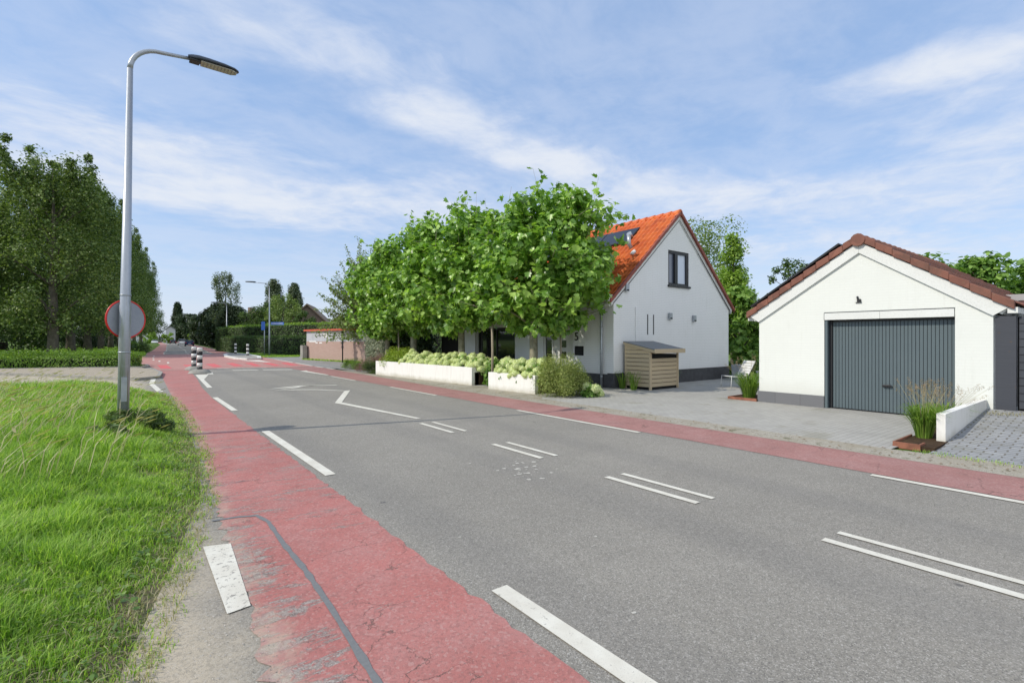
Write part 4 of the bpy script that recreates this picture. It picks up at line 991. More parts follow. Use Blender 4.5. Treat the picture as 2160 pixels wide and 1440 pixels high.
# gable wall facing camera, built around window
wx0,wx1,wz0,wz1=15.89,17.22,3.68,4.97
def gz(x): return ZE+(x-X0)*sl if x<XR else ZE+(X1-x)*sr
w.extr([(X0,0.5),(wx0,0.5),(wx0,gz(wx0)),(X0,ZE)],'y',YF,YF+wt)
w.extr([(wx0,0.5),(wx1,0.5),(wx1,wz0),(wx0,wz0)],'y',YF,YF+wt)
w.extr([(wx0,wz1),(wx1,wz1),(wx1,gz(wx1)),(XR,ZR),(wx0,gz(wx0))],'y',YF,YF+wt)
w.extr([(wx1,0.5),(X1,0.5),(X1,ZE),(wx1,gz(wx1))],'y',YF,YF+wt)
w.extr([(X0,0),(X1,0),(X1,ZE),(XR,ZR),(X0,ZE)],'y',YB-wt,YB)
w.box((X1-wt,YF+wt,0),(X1,YB-wt,ZE))
# road side wall pieces with openings: [y0,y1,z0,z1]
ops=[(12.98-0.5,12.98,1.06,1.40),(13.02,14.18,0.05,2.15),(14.24,14.66,0.05,2.15),(16.45,19.28,0.15,2.15)]
def wall_x(mb,x0,x1,ya,yb,za,zb,ops):
    ys=sorted({ya,yb,*[o[0] for o in ops],*[o[1] for o in ops]})
    for a,b in zip(ys[:-1],ys[1:]):
        c=(a+b)/2; seg=[(za,zb)]
        for o in ops:
            if o[0]<c<o[1]:
                new=[]
                for s in seg:
                    if o[2]>s[0]: new.append((s[0],min(s[1],o[2])))
                    if o[3]<s[1]: new.append((max(s[0],o[3]),s[1]))
                seg=new
        for s in seg: mb.box((x0,a,s[0]),(x1,b,s[1]))
wall_x(w,X0,X0+wt,YF+wt,YB-wt,0.46,ZE,ops[:1]+[(13.02,14.66,0,2.15),ops[3]])
# white end piece above plinth
w.build('wall',M['whitebrick'],house)
p=MB(); p.box((X0-0.004+0.008,YF+0.006,-0.03),(X1,YF+wt-0.002,0.5)); p.box((X0-0.02,YF-0.02,-0.03),(X1+0.02,YF+0.004,0.47)); 
wall_x(p,X0-0.02,X0+wt,YF+0.004,YB-wt,-0.03,0.46,[(13.02,14.66,0,2.15),(16.45,19.28,0.15,2.15)])
p.build('plinth',M['plinth'],house)
# interior darkness
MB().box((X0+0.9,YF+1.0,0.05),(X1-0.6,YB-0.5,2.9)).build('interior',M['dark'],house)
# roof: wavy pantiles, left slope facing the road, right slope
def pantile(x_eave,z_eave,x_r,z_r,y0,y1,m,parent,name='roof_slope',col=0.215,course=0.33,amp=0.035,lift=0.03):
    dx,dz=x_r-x_eave,z_r-z_eave; Ls=math.hypot(dx,dz); nc=int(Ls/course); ns=int((y1-y0)/col)*8
    ux,uz=dx/Ls,dz/Ls; nx,nz=(-uz,ux) if ux>0 else (uz,-ux)
    ys=np.linspace(y0,y1,ns+1); ph=(ys-y0)/col*2*math.pi
    prof=amp*(np.sin(ph)+0.35*np.sin(2*ph+0.6))
    V=[];F=[]
    rows=[]
    for c in range(nc):
        for s,l in ((0.0,lift),(1.0,0.0)):
            rows.append(((c+s)*Ls/nc,l))
    for (s,l) in rows:
        for j,yy in enumerate(ys):
            o=prof[j]+l+0.05; V.append((x_eave+ux*s+nx*o,yy,z_eave+uz*s+nz*o))
    W=len(ys)
    for r in range(len(rows)-1):
        for j in range(W-1):
            a=r*W+j; F.append((a,a+1,a+W+1,a+W) if ux<0 else (a,a+W,a+W+1,a+1))
    F2=np.array(F); 
    o=np_mesh(name,np.array(V),F2[:,::-1],m,None,parent); return o
ov=0.30
pantile(X0-ov,ZE-ov*sl,XR,ZR,YF-0.05,YB+0.1,M['orange'],house)
pantile(X1+ov,ZE-ov*sr,XR,ZR,YF-0.05,YB+0.1,M['orange'],house)
# under-roof slab
ud=MB(); ud.extr([(X0-ov+0.03,ZE-ov*sl-0.02),(XR,ZR-0.01),(X1+ov-0.03,ZE-ov*sr-0.02),(X1+ov-0.1,ZE-ov*sr-0.12),(XR,ZR-0.16),(X0-ov+0.1,ZE-ov*sl-0.12)],'y',YF+0.0,YB+0.05)
ud.build('roof_deck',M['trim'],house)
# ridge tiles
rd=MB()
k=0; yy=YF-0.1
while yy<YB:
    rd.tube([(XR,yy,ZR+0.035),(XR,yy+0.40,ZR+0.015)],[0.125,0.11],10); yy+=0.38
rd.build('ridge_tile',M['orange'],house)
# verge tiles along gable edges
vt=MB()
for (xa,za,xb,zb) in ((X0-ov,ZE-ov*sl,XR,ZR),(X1+ov,ZE-ov*sr,XR,ZR)):
    n=15
    for i in range(n):
        s0,s1=i/n,(i+1.06)/n
        for_ = [(xa+(xb-xa)*s0,za+(zb-za)*s0),(xa+(xb-xa)*s1,za+(zb-za)*s1)]
        (ax,az),(bx,bz)=for_
        vt.extr([(ax,az-0.03),(bx,bz-0.045),(bx,bz+0.085),(ax,az+0.10)],'y',YF-0.13-0.002*(i%2),YF-0.045+0.02)
vt.build('verge_tile',M['verge_tile'],house)
# white barge trim below verge tiles
bt=MB(); 
for (xa,za,xb,zb,sg) in ((X0-ov+0.10,ZE-ov*sl+0.08,XR,ZR-0.03,1),(X1+ov-0.10,ZE-ov*sr+0.08,XR,ZR-0.03,-1)):
    bt.extr([(xa,za),(xb,zb),(xb,zb-0.24),(xa+0.04*sg,za-0.17)],'y',YF-0.045,YF+0.003)
    bt.extr([(xa+0.13*sg,za-0.075),(xb,zb-0.20),(xb,zb-0.225),(xa+0.15*sg,za-0.10)],'y',YF-0.05,YF-0.03,1)
bt.build('barge_board',[M['trim'],M['plinth']],house)
# eaves box gutter
MB().box((X0-0.36,YF-0.06,2.93),(X0-0.002,YB,3.12)).build('eaves_gutter',M['trim'],house,bevel=0.01)
gt=MB(); gt.box((X0-0.40,YF-0.12,2.905),(X0-0.33,YF+0.35,3.14)); gt.build('gutter_end',M['trim'],house)
# downpipe with hopper
dp=thing  # alias unused
pipe=MB(); px_,py_=X0-0.10,11.55
pipe.tube([(px_,py_,0.0),(px_,py_,2.62)],0.042,12)
for z_ in (0.35,1.15,1.30,2.05): pipe.tube([(px_,py_,z_),(px_,py_,z_+0.05)],0.05,12)
dpo=pipe.build('downpipe',M['galvplain'],house)
MB().lathe([(0.045,2.55),(0.06,2.60),(0.11,2.68),(0.12,2.80),(0.12,2.86),(0.11,2.86)],(px_,py_,0),14).tube([(px_,py_,2.86),(px_-0.02,py_,2.95)],0.04,10).build('rain_hopper',M['galvplain'],dpo)
# gable window
gw=MB(); f=0.075; yw=YF+0.03
gw.box((wx0-0.01,yw,wz0-0.01),(wx0+f,yw+0.09,wz1+0.01)); gw.box((wx1-f-0.06,yw,wz0-0.01),(wx1+0.01,yw+0.09,wz1+0.01))
gw.box((wx0+f,yw,wz1-f-0.03),(wx1-f-0.06,yw+0.09,wz1+0.01)); gw.box((wx0+f,yw,wz0-0.01),(wx1-f-0.06,yw+0.09,wz0+f))
gw.box((16.33,yw-0.02,wz0+f),(16.46,yw+0.085,wz1-f-0.03)); gw.box((16.46,yw-0.015,wz0+f),(16.52,yw+0.08,wz1-f-0.03))
gwo=gw.build('window',M['blackframe'],house)
MB().box((wx0+f,yw+0.05,wz0+f),(16.33,yw+0.06,wz1-f-0.03)).build('pane',M['curtaindark'],gwo)
MB().box((16.52,yw+0.05,wz0+f),(wx1-f-0.06,yw+0.06,wz1-f-0.03)).build('pane',M['curtain'],gwo)
MB().box((wx0-0.03,YF-0.06,wz0-0.08),(wx1+0.06,yw+0.02,wz0-0.012)).build('sill',M['blackframe'],gwo)
# wall lamps, slit vents and chimney pilaster line on gable
for i,(x_,z_) in enumerate([(13.47,3.40),(15.95,2.50),(17.52,2.45)]):
    v=MB().box((x_-0.085,YF-0.10,z_-0.12),(x_+0.085,YF-0.001,z_+0.12)); o=v.build('wall_lamp',M['galvplain'],house,bevel=0.012)
    MB().box((x_-0.06,YF-0.106,z_-0.10),(x_+0.06,YF-0.101,z_-0.06)).build('lamp_slot',M['dark'],o)
for x_ in (14.67,15.01):
    MB().box((x_-0.028,YF-0.004,1.81),(x_+0.028,YF+0.02,2.53)).build('slit_window',M['plinth'],house)
MB().box((13.97,YF-0.03,1.2),(14.16,YF-0.001,2.76)).build('cable_duct',M['whitebrick'],house)
# big dark glazed door, front door, side light, letterbox opening, house number
fd=MB(); xg=X0+0.10
for a,b in ((16.45,16.53),(17.82,17.90),(19.20,19.28)): fd.box((xg-0.03,a,0.15),(xg+0.05,b,2.15))
fd.box((xg-0.028,16.53,2.05),(xg+0.048,19.2,2.15)); fd.box((xg-0.028,16.53,0.15),(xg+0.048,19.2,0.23))
fdo=fd.build('patio_window',M['blackframe'],house)
MB().box((xg,16.53,0.23),(xg+0.012,17.82,2.05)).build('pane',M['glass'],fdo); MB().box((xg,17.9,0.23),(xg+0.012,19.2,2.05)).build('pane',M['glass'],fdo)
d=MB(); d.box((xg,13.06,0.0),(xg+0.06,14.16,2.13)); do=d.build('front_door',M['doorwhite'],house)
for z_ in (1.05,1.47,1.89): MB().box((xg-0.008,13.47,z_-0.13),(xg+0.002,13.70,z_+0.13)).build('door_light',M['glass'],do)
MB().tube([(xg-0.05,14.05,1.0),(xg-0.05,14.05,1.22)],0.012,8).build('handle',M['blackframe'],do)
sd=MB(); sd.box((xg-0.02,14.18,0),(xg+0.05,14.25,2.15)); sd.box((xg-0.02,14.60,0),(xg+0.05,14.66,2.15)); sdo=sd.build('side_light',M['trim'],house)
MB().box((xg,14.25,0.03),(xg+0.012,14.60,2.12)).build('pane',M['glass'],sdo)
lb=MB().box((X0+0.06,12.48,1.06),(X0+0.08,12.98,1.40))
for i in range(6): lb.box((X0+0.035,12.50,1.08+i*0.052),(X0+0.058,12.96,1.10+i*0.052),1)
lb.build('letterbox',[M['dark'],M['blackframe']],house)
cu=bpy.data.curves.new('house_number','FONT'); cu.body='5'; cu.size=0.42; cu.extrude=0.012; cu.align_x='CENTER'
no=link('house_number',cu,house,(X0-0.016,12.82,1.60)); no.rotation_euler=(math.pi/2,0,-math.pi/2); cu.materials.append(M['black'])
MB().box((X0-0.03,20.42,0.0),(X0-0.002,YB-0.02,2.5)).build('opening_shade',M['dark'],house)  # near-black slab on the wall, standing in for the shade of an opening
# white buttress at far end of the front
MB().box((X0-0.12,19.30,0),(X0-0.002,20.40,2.3)).build('pier',M['whitebrick'],house)
# solar panels lying on the road-side slope; flue pipes
ang=math.atan2(ZR-ZE,XR-X0)
def slope_pt(s,y,o): # s distance from the ridge downwards
    return (XR-s*math.cos(ang)-o*math.sin(ang), y, ZR-s*math.sin(ang)+o*math.cos(ang))
def panel(s0,s1,ya,yb,name,label,group):
    t=thing(name,label,'solar panel',slope_pt(s0,ya,0.11),0,group); base=Vector(t.location)
    def q(s,y,o): return tuple(Vector(slope_pt(s,y,o))-base)
    mb=MB(); vs=[q(s0,ya,0.11),q(s1,ya,0.11),q(s1,yb,0.11),q(s0,yb,0.11),q(s0,ya,0.15),q(s1,ya,0.15),q(s1,yb,0.15),q(s0,yb,0.15)]
    mb.add(vs,[(0,1,2,3),(7,6,5,4),(0,4,5,1),(1,5,6,2),(2,6,7,3),(3,7,4,0)]); mb.build('frame',M['blackframe'],t)
    e=0.03; mb=MB(); mb.add([q(s0+e,ya+e,0.153),q(s1-e,ya+e,0.153),q(s1-e,yb-e,0.153),q(s0+e,yb-e,0.153)],[(3,2,1,0)]); mb.build('glass',M['solar'],t)
sy=12.42
sol=['solar panel at the upper right corner of the array on the orange roof','solar panel in the upper row seen through the leaf gaps','solar panel in the upper row mostly hidden by the plane tree']
for i in range(3): panel(0.70,1.72,sy+i*1.66,sy+i*1.66+1.64,'solar_panel',sol[i],'solar panels on the road side of the house roof')
for i,lab in enumerate(['solar panel in the second row, low beside the flue pipes','solar panel in the second row deep behind the leaves']): panel(1.75,2.77,sy+0.75+i*1.66,sy+0.75+i*1.66+1.64,'solar_panel',lab,'solar panels on the road side of the house roof')
fp=MB(); b=Vector(slope_pt(2.15,12.05,0)); fp.tube([b+Vector((0.25,0,-0.2)),b+Vector((-0.12,0,0.22)),b+Vector((-0.14,0,0.55))],[0.075,0.075,0.075],12); fp.tube([b+Vector((0.0,0.0,0.5)),b+Vector((-0.14,0,0.62))],[0.08,0.10],12); fp.build('flue_pipe',M['galvplain'],house)
fp=MB(); b=Vector(slope_pt(2.5,11.75,0)); fp.tube([b+Vector((0.45,0.05,0.32)),b+Vector((0.0,0,0.06)),b+Vector((-0.1,0,-0.02))],[0.085,0.085,0.07],12); fp.build('flue_pipe',M['trim'],house)

# ================================================================== GARAGE
G0,GY0,GY1,GX1=13.2,1.93,6.42,20.5; GR,GZ,GE=4.15,3.80,2.12
gar=thing('garage','white garage with a blue grey up and over door and red brown roof tiles','garage',(0,0,0))
gs=(GZ-GE)/(GY1-GR)
w=MB()
dy0,dy1,dz=2.49,4.87,2.27
def gg(y): return GE+(GY1-y)*gs if y>GR else GE+(y-GY0)*gs
w.extr([(dy1,0.0),(GY1,0.0),(GY1,GE),(dy1,gg(dy1))],'x',G0,G0+0.25)
w.extr([(GY0,0),(dy0,0),(dy0,gg(dy0)),(GY0,GE)],'x',G0,G0+0.25)
w.extr([(dy0,dz),(dy1,dz),(dy1,gg(dy1)),(GR,GZ),(dy0,gg(dy0))],'x',G0,G0+0.25)
w.extr([(GY0,0),(GY1,0),(GY1,GE),(GR,GZ),(GY0,GE)],'x',GX1-0.25,GX1)
w.box((G0+0.25,GY0,0),(GX1-0.25,GY0+0.2,GE)); w.box((G0+0.25,GY1-0.2,0),(GX1-0.25,GY1,GE))
w.build('wall',M['garagewall'],gar)
MB().box((G0-0.03,dy1+0.0,-0.02),(G0-0.001,GY1+0.03,0.29)).build('plinth',M['gplinth'],gar)
MB().box((G0-0.025,dy0+0.01,2.105),(G0+0.12,3.75,dz-0.004)).box((G0-0.025,3.756,2.105),(G0+0.12,dy1-0.01,dz-0.004)).build('lintel_board',M['trim'],gar)
MB().box((G0-0.008,dy0,dz-0.002),(G0+0.02,dy1,dz+0.016)).box((G0-0.008,dy1-0.008,2.1),(G0+0.02,dy1+0.006,dz)).build('lintel_seam',M['gseam'],gar)
# door leaf, recessed, vertical ribs
dr=MB(); xd=G0+0.16; yl,yr=2.50,4.74; nb=34
for i in range(nb):
    a=yl+(yr-yl)*i/nb; b=yl+(yr-yl)*(i+1)/nb
    wide=(i%3!=1)
    dr.box((xd-0.012,a+0.006,0.03),(xd+0.02,b-0.006,2.05))
dr.box((xd+0.0,yl,0.02),(xd+0.03,yr,2.07),1)
dro=dr.build('garage_door',[M['gdoor'],M['gseam']],gar)
MB().box((xd-0.05,yr,0.0),(xd+0.02,yr+0.06,2.1)).build('door_frame',M['blackframe'],gar)
MB().box((G0+0.0,yr+0.062,0.0),(G0+0.13,dy1-0.012,2.1)).build('door_post',M['gdoor'],gar)
MB().box((xd-0.03,yl,2.052),(xd+0.03,yr,2.1)).build('door_frame',M['blackframe'],gar)
MB().box((xd-0.02,yl,0.0),(xd+0.03,yr,0.028)).build('door_sill',M['blackframe'],gar)
MB().extr([(3.56,0.60),(3.60,0.585),(3.72,0.585),(3.76,0.62),(3.72,0.635),(3.60,0.64)],'x',xd-0.06,xd-0.012).build('handle',M['blackframe'],dro,bevel=0.006)
# little bird ornament: silhouette
bd=MB(); bd.extr([(4.155+(y_-4.155)*0.62,2.50+(z_-2.50)*0.68) for y_,z_ in [(4.22,2.50),(4.10,2.50),(4.085,2.53),(4.09,2.59),(4.13,2.585),(4.16,2.62),(4.17,2.68),(4.20,2.69),(4.225,2.66),(4.21,2.60),(4.20,2.54)]],'x',G0-0.035,G0-0.01); bd.box((G0-0.03,4.10,2.48),(G0,4.22,2.49)); bd.build('bird_ornament',M['blackframe'],gar)
# white fascia boards
fb=MB(); 
def fas(y0,z0,y1,z1,ya,za,yb,zb): fb.extr([(y0,z0),(y1,z1),(ya,za),(yb,zb)],'x',G0-0.05,G0-0.001)
fas(GY1+0.22,GE+0.13,GR,GZ+0.06,GR,GZ-0.19,GY1,GE-0.02)
fas(GR-0.004,GZ+0.06,GY0-0.22,GE+0.13,GY0,GE-0.02,GR-0.004,GZ-0.19)
fb.build('fascia_board',M['trim'],gar)
# soffit + roof deck
gd=MB(); gd.extr([(GY1+0.20,GE+0.10),(GR,GZ+0.05),(GY0-0.20,GE+0.10),(GY0-0.12,GE+0.0),(GR,GZ-0.1),(GY1+0.12,GE+0.0)],'x',G0+0.0,GX1); gd.build('roof_deck',M['trim'],gar)
# verge tiles
vt=MB()
for (ya,za,yb,zb,n) in ((GY1+0.30,GE+0.10,GR+0.02,GZ+0.09,9),(GY0-0.30,GE+0.10,GR-0.02,GZ+0.09,8)):
    for i in range(n):
        s0,s1=i/n,(i+1.0)/n
        a=(ya+(yb-ya)*s0,za+(zb-za)*s0); b=(ya+(yb-ya)*s1,za+(zb-za)*s1)
        tilt=0.035
        vt.extr([(a[0],a[1]-0.01),(b[0],b[1]-0.035),(b[0],b[1]+0.12),(a[0],a[1]+0.155)],'x',G0-0.10,G0+0.06)
vo=vt.build('verge_tile',M['browntile'],gar,bevel=0.012)
# ribbed tile slopes (extending away from the road)
def garage_slope(sg):
    ye=GR+sg*2.58; ze=GE+0.06+0.03; yr_=GR; zr=GZ+0.10
    n=9; V=[];F=[]; xs=np.linspace(G0+0.0,GX1+0.15,int(7.4/0.2)*6); ph=(xs-G0)/0.2*2*math.pi; prof=0.028*np.sign(np.sin(ph))*np.abs(np.sin(ph))**0.6
    Ls=math.hypot(ye-yr_,ze-zr); uy,uz=(yr_-ye)/Ls,(zr-ze)/Ls; ny,nz=(-uz*(1 if uy>0 else -1),abs(uy)); 
    rows=[(c+s,l) for c in range(n) for s,l in ((0,0.04),(1,0.0))]
    for s,l in rows:
        for j,x_ in enumerate(xs):
            o=prof[j]+l+0.05; V.append((x_,ye+uy*Ls*s/n+ny*o,ze+uz*Ls*s/n+nz*o))
    W=len(xs)
    for r in range(len(rows)-1):
        for j in range(W-1):
            a=r*W+j; F.append((a,a+1,a+W+1,a+W) if sg<0 else (a,a+W,a+W+1,a+1))
    np_mesh('roof_slope',np.array(V),np.array(F),M['browntile'],None,gar)
garage_slope(1); garage_slope(-1)
rd=MB(); x_=G0-0.12
while x_<GX1: 
    rd.tube([(x_,GR,GZ+0.10),(x_+0.42,GR,GZ+0.085)],[0.145,0.125],12); x_+=0.40
rd.build('ridge_tile',M['browntile'],gar)
MB().box((G0+0.02,GY1+0.18,GE+0.02),(GX1,GY1+0.31,GE+0.12)).build('gutter',M['trim'],gar)
MB().box((G0-0.04,GY0-0.34,GE+0.02),(GX1,GY0-0.20,GE+0.13)).build('gutter',M['trim'],gar)
# solar panels on left slope of garage
def gpanel(i,label):
    a=math.atan2(GZ-GE,GY1-GR); x0=G0+0.14+i*1.75
    t=thing('solar_panel',label,'solar panel',(x0,GR+0.45,GZ+0.0),0,'black solar panels on the garage roof')
    def q(s,x,o): 
        o=o-0.05+0.065*s; s=s*1.12
        return (x-x0, (GR+0.30+s*math.cos(a)+o*math.sin(a))-(GR+0.45), (GZ+0.11-0.30*math.tan(a)-s*math.sin(a)+o*math.cos(a))-GZ)
    mb=MB(); vs=[q(0,x0,0.30),q(2.25,x0,0.30),q(2.25,x0+1.7,0.30),q(0,x0+1.7,0.30),q(0,x0,0.345),q(2.25,x0,0.345),q(2.25,x0+1.7,0.345),q(0,x0+1.7,0.345)]
    mb.add(vs,[(3,2,1,0),(4,5,6,7),(1,5,4,0),(2,6,5,1),(3,7,6,2),(0,4,7,3)]); mb.build('frame',M['blackframe'],t)
    mb=MB(); mb.add([q(0.03,x0+.03,0.348),q(2.22,x0+.03,0.348),q(2.22,x0+1.67,0.348),q(0.03,x0+1.67,0.348)],[(0,1,2,3)]); mb.build('glass',M['solar'],t)
for i,l in enumerate(['first black solar panel on the left slope of the garage roof','second black solar panel farther back on the garage roof','third black solar panel at the back of the garage roof']): gpanel(i,l)

# low white wall right of the garage door + raised bits
lw=MB(); lw.box((10.12,2.02,-0.02),(13.185,2.135,0.48)); tag(lw.build('low_wall',M['render'],bevel=0.006),'low white wall running from the garage corner towards the road','wall')
# corten planter with ornamental grass in front of wall
def orn_grass(name,label,x,y,r,h,n,seed,plumes=30,z0=0.0,leanx=0.0):
    g=np.random.default_rng(seed); t=thing(name,label,'ornamental grass',(x,y,z0))
    a=g.uniform(0,6.283,n); rr=r*0.35*g.uniform(0,1,n)**0.5
    base=np.stack([rr*np.cos(a),rr*np.sin(a),np.zeros(n)],1)
    # arching blades as 3-segment strips
    out=g.uniform(0.25,1.0,n)*r*1.2; H=h*g.uniform(0.55,1.0,n); d=np.stack([np.cos(a),np.sin(a),np.zeros(n)],1); s=np.stack([-np.sin(a),np.cos(a),np.zeros(n)],1)
    W=g.uniform(0.004,0.009,n)[:,None]
    P=[base,base+d*(out*0.25)[:,None]+np.array([0,0,1])*(H*0.55)[:,None],base+d*(out*0.62)[:,None]+np.array([0,0,1])*(H*0.9)[:,None],base+d*out[:,None]+np.array([0,0,1])*(H*0.82)[:,None]]
    V=np.stack([P[0]-s*W,P[0]+s*W,P[1]+s*W,P[1]-s*W,P[2]+s*W*0.8,P[2]-s*W*0.8,P[3]+s*W*0.1,P[3]-s*W*0.1],1); b=(np.arange(n)*8)[:,None]
    F=np.concatenate([b+np.array([[0,1,2,3]]),b+np.array([[3,2,4,5]]),b+np.array([[5,4,6,7]])])
    np_mesh('blades',V.reshape(-1,3),F,M['limehedge'],None,t)
    if plumes:
        mb=MB(); P_=[];N_=[]
        for k in range(plumes):
            a_=g.uniform(0,6.283); o=g.uniform(0.3,1)*r*1.0; hh=h*g.uniform(1.0,1.45); tip=Vector((o*math.cos(a_)+leanx,o*math.sin(a_),hh)); tip.x*=1.3; tip.y*=1.3; mid=tip*0.5+Vector((0,0,hh*0.12))
            mb.tube([(0.3*o*math.cos(a_),0.3*o*math.sin(a_),0),tuple(mid),tuple(tip)],[0.0022,0.002,0.0015],4)
            dd=(tip-mid).normalized(); m=34; s_=g.uniform(0,1,m)
            q=np.array(tip)+np.array(dd)*(s_*0.12-0.02)[:,None]+g.normal(0,0.009,(m,3)); P_.append(q); N_.append(np.tile(np.array(dd),(m,1)))
        mb.build('stalk',M['drygrass'],t)
        leaves('plume',np.concatenate(P_),np.concatenate(N_),0.03,NARROW,M['plume'],t,0.0,g)
    return t
orn_grass('fountain_grass','tall fountain grass with tan plumes in front of the garage door right corner',10.28,2.33,0.30,0.62,330,150,34,0.04,0.05)
orn_grass('fountain_grass','fountain grass plumes rising behind the low white wall against the garage wall',11.9,2.40,0.45,0.50,200,151,34,0.04,0.1)
orn_grass('fountain_grass','short reed like grass at the left corner of the garage',13.50,6.85,0.45,0.78,330,152,22,0.04)
mb=MB()
mb.box((9.36,2.16,-0.02),(9.38,2.50,0.075)); mb.box((9.38,2.48,-0.02),(10.3,2.50,0.075)); mb.box((9.38,2.16,-0.02),(9.62,2.18,0.075))
tag(mb.build('corten_edging',M['corten']),'rusty steel edging around the planting bed at the end of the low wall','edging')
tag(MB().box((9.385,2.0,-0.02),(13.17,2.475,0.045)).build('planting_bed',M['soil']),kind='structure')
tag(MB().box((13.12,6.46,-0.02),(13.15,7.25,0.075)).box((13.15,7.22,-0.02),(14.4,7.25,0.075)).build('corten_edging',M['corten']),'rusty steel edging strip at the left foot of the garage wall','edging')
tag(MB().box((13.15,6.44,-0.02),(14.4,7.22,0.05)).build('planting_bed',M['soil']),kind='structure')

# fence on the far right
fn=thing('dark_fence','dark stained wooden fence with horizontal slats at the right edge','fence',(13.24,0,0.30))
MB().box((-0.02,1.62,-0.02),(0.03,1.905,1.79)).build('wide_panel',M['fencewood'],fn)
mb=MB(); 
for i in range(12): mb.box((0.04,-2.6,0.04+i*0.146),(0.065,1.585,0.04+i*0.146+0.134))
mb.build('slats',M['fencewood'],fn); MB().box((0.07,-2.6,0.0),(0.09,1.61,1.77)).build('backing',M['dark'],fn)
pg=thing('pergola_frame','grey weathered beam frame standing behind the dark fence','frame',(14.2,0,0.30))
MB().box((-0.07,1.70,0),(0.07,1.86,2.12)).build('post',M['greybeam'],pg); MB().box((-0.075,-1.6,2.122),(0.075,1.88,2.25)).build('beam',M['greybeam'],pg)
# small tiled shed behind pergola
sh=thing('tiled_shed','low shed with brown red roof tiles behind the grey beam','shed',(19.5,-2.2,0.3))
MB().box((0,-3,0),(4,0.9,2.1)).build('wall',M['fencewood'],sh); MB().extr([(-0.3,2.05),(2,3.0),(4.3,2.05)],'y',-3.2,1.1).build('roof',M['browntile'],sh)

# ================================================================== BIN STORE
bs=thing('bin_store','slatted pine bin store with a felt lean-to roof against the gable wall','bin store',(13.28,9.95,0))
Wd,Dp=1.52,1.02; hf,hb=1.28,1.55
sf=MB()
for i in range(7):
    z=0.10+i*0.134; sf.box((0.02,0,z),(Wd-0.0,0.022,z+0.115))
sf.box((0.02,0.001,1.19),(Wd,0.021,1.24))
sf.build('front_slats',M['wood'],bs)
ss=MB()
for i in range(9):
    z=0.10+i*0.134; zt=z+0.115
    ss.box((-0.022,0.03,z),(0.0,Dp,zt))
ss.extr([(0.0,1.30),(Dp,1.30),(Dp,hb-0.02),(0.0,hf-0.0+0.03)],'x',-0.022,0.0)
sr_=MB()
for i in range(9):
    z=0.10+i*0.134; sr_.box((Wd,0.03,z),(Wd+0.022,Dp,z+0.115))
ss.build('side_slats',M['wood'],bs)
sr_.build('side_slats',M['wood'],bs)
for (x_,y_) in ((0.0,-0.022),(Wd-0.05,-0.022)):
    MB().box((x_-0.024 if x_==0 else x_,y_,0.0),(x_+0.06,y_+0.05,hf)).build('post',M['wood'],bs)
MB().box((0.0,Dp-0.05,0),(0.06,Dp-0.001,hb-0.03)).build('post',M['wood'],bs); MB().box((Wd-0.06,Dp-0.05,0),(Wd-0.001,Dp-0.001,hb-0.03)).build('post',M['wood'],bs)
rf=MB(); rf.extr([(-0.20,hf+0.02),(Dp+0.04,hb+0.005),(Dp+0.04,hb+0.03),(-0.20,hf+0.045)],'x',-0.06,Wd+0.08); rf.build('felt_roof',M['roofing'],bs)
MB().box((-0.05,-0.225,hf-0.085),(Wd+0.09,-0.202,hf+0.05)).build('fascia',M['wood'],bs)
MB().extr([(-0.20,hf+0.015),(Dp+0.03,hb+0.0),(Dp+0.03,hb-0.07),(-0.20,hf-0.07)],'x',-0.055,-0.025).build('fascia',M['wood'],bs)
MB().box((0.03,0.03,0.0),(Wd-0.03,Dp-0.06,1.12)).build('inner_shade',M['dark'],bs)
for x_,y_,lab,sd_ in ((13.05,10.9,'thin spiky grass tuft between the house corner and the bin store',160),(12.95,10.35,'thin spiky grass tuft in front of the left side of the bin store',161),(15.1,10.35,'thin dark grass tuft right of the bin store',162)):
    orn_grass('grass_tuft',lab,x_,y_,0.30,0.68,55,sd_,0)

# ================================================================== LOUNGE CHAIR + POT
ch=thing('garden_chair','white slatted metal lounge chair half hidden behind the garage corner','chair',(16.38,8.70,0),math.radians(-30))
fr=MB(); 
for y_ in (-0.3,0.3):
    fr.tube([(-0.42,y_,0),(-0.40,y_,0.40),(0.15,y_,0.36),(0.45,y_,0.92)],0.014,8); fr.tube([(0.15,y_,0.36),(0.28,y_,0.0)],0.014,8)
fr.tube([(-0.40,-0.3,0.40),(-0.40,0.3,0.40)],0.013,8); fr.build('frame',M['chair'],ch)
s=MB()
for i in range(6): s.box((-0.37+i*0.088,-0.29,0.395-i*0.006),(-0.295+i*0.088,0.29,0.408-i*0.006))
s.build('seat',M['chair'],ch)
s=MB()
for i in range(6):
    tt=0.08+i*0.155; a=Vector((0.15+0.30*tt,0,0.36+0.56*tt)); b=Vector((0.15+0.30*(tt+0.135),0,0.36+0.56*(tt+0.135)))
    s.add([(a.x,-0.3,a.z),(a.x,0.3,a.z),(b.x,0.3,b.z),(b.x,-0.3,b.z),(a.x+.012,-0.3,a.z),(a.x+.012,0.3,a.z),(b.x+.012,0.3,b.z),(b.x+.012,-0.3,b.z)],[(0,1,2,3),(7,6,5,4),(0,4,5,1),(2,6,7,3),(0,3,7,4),(1,5,6,2)])
s.build('backrest',M['chair'],ch)
pt=MB(); pt.extr([(-0.2,0),(0.2,0),(0.24,0.62),(-0.24,0.62)],'y',-0.24,0.24); tag(pt.build('square_planter',M['potgrey'],None,(19.6,10.3,0)),'tapered grey zinc planter beyond the chair','planter')

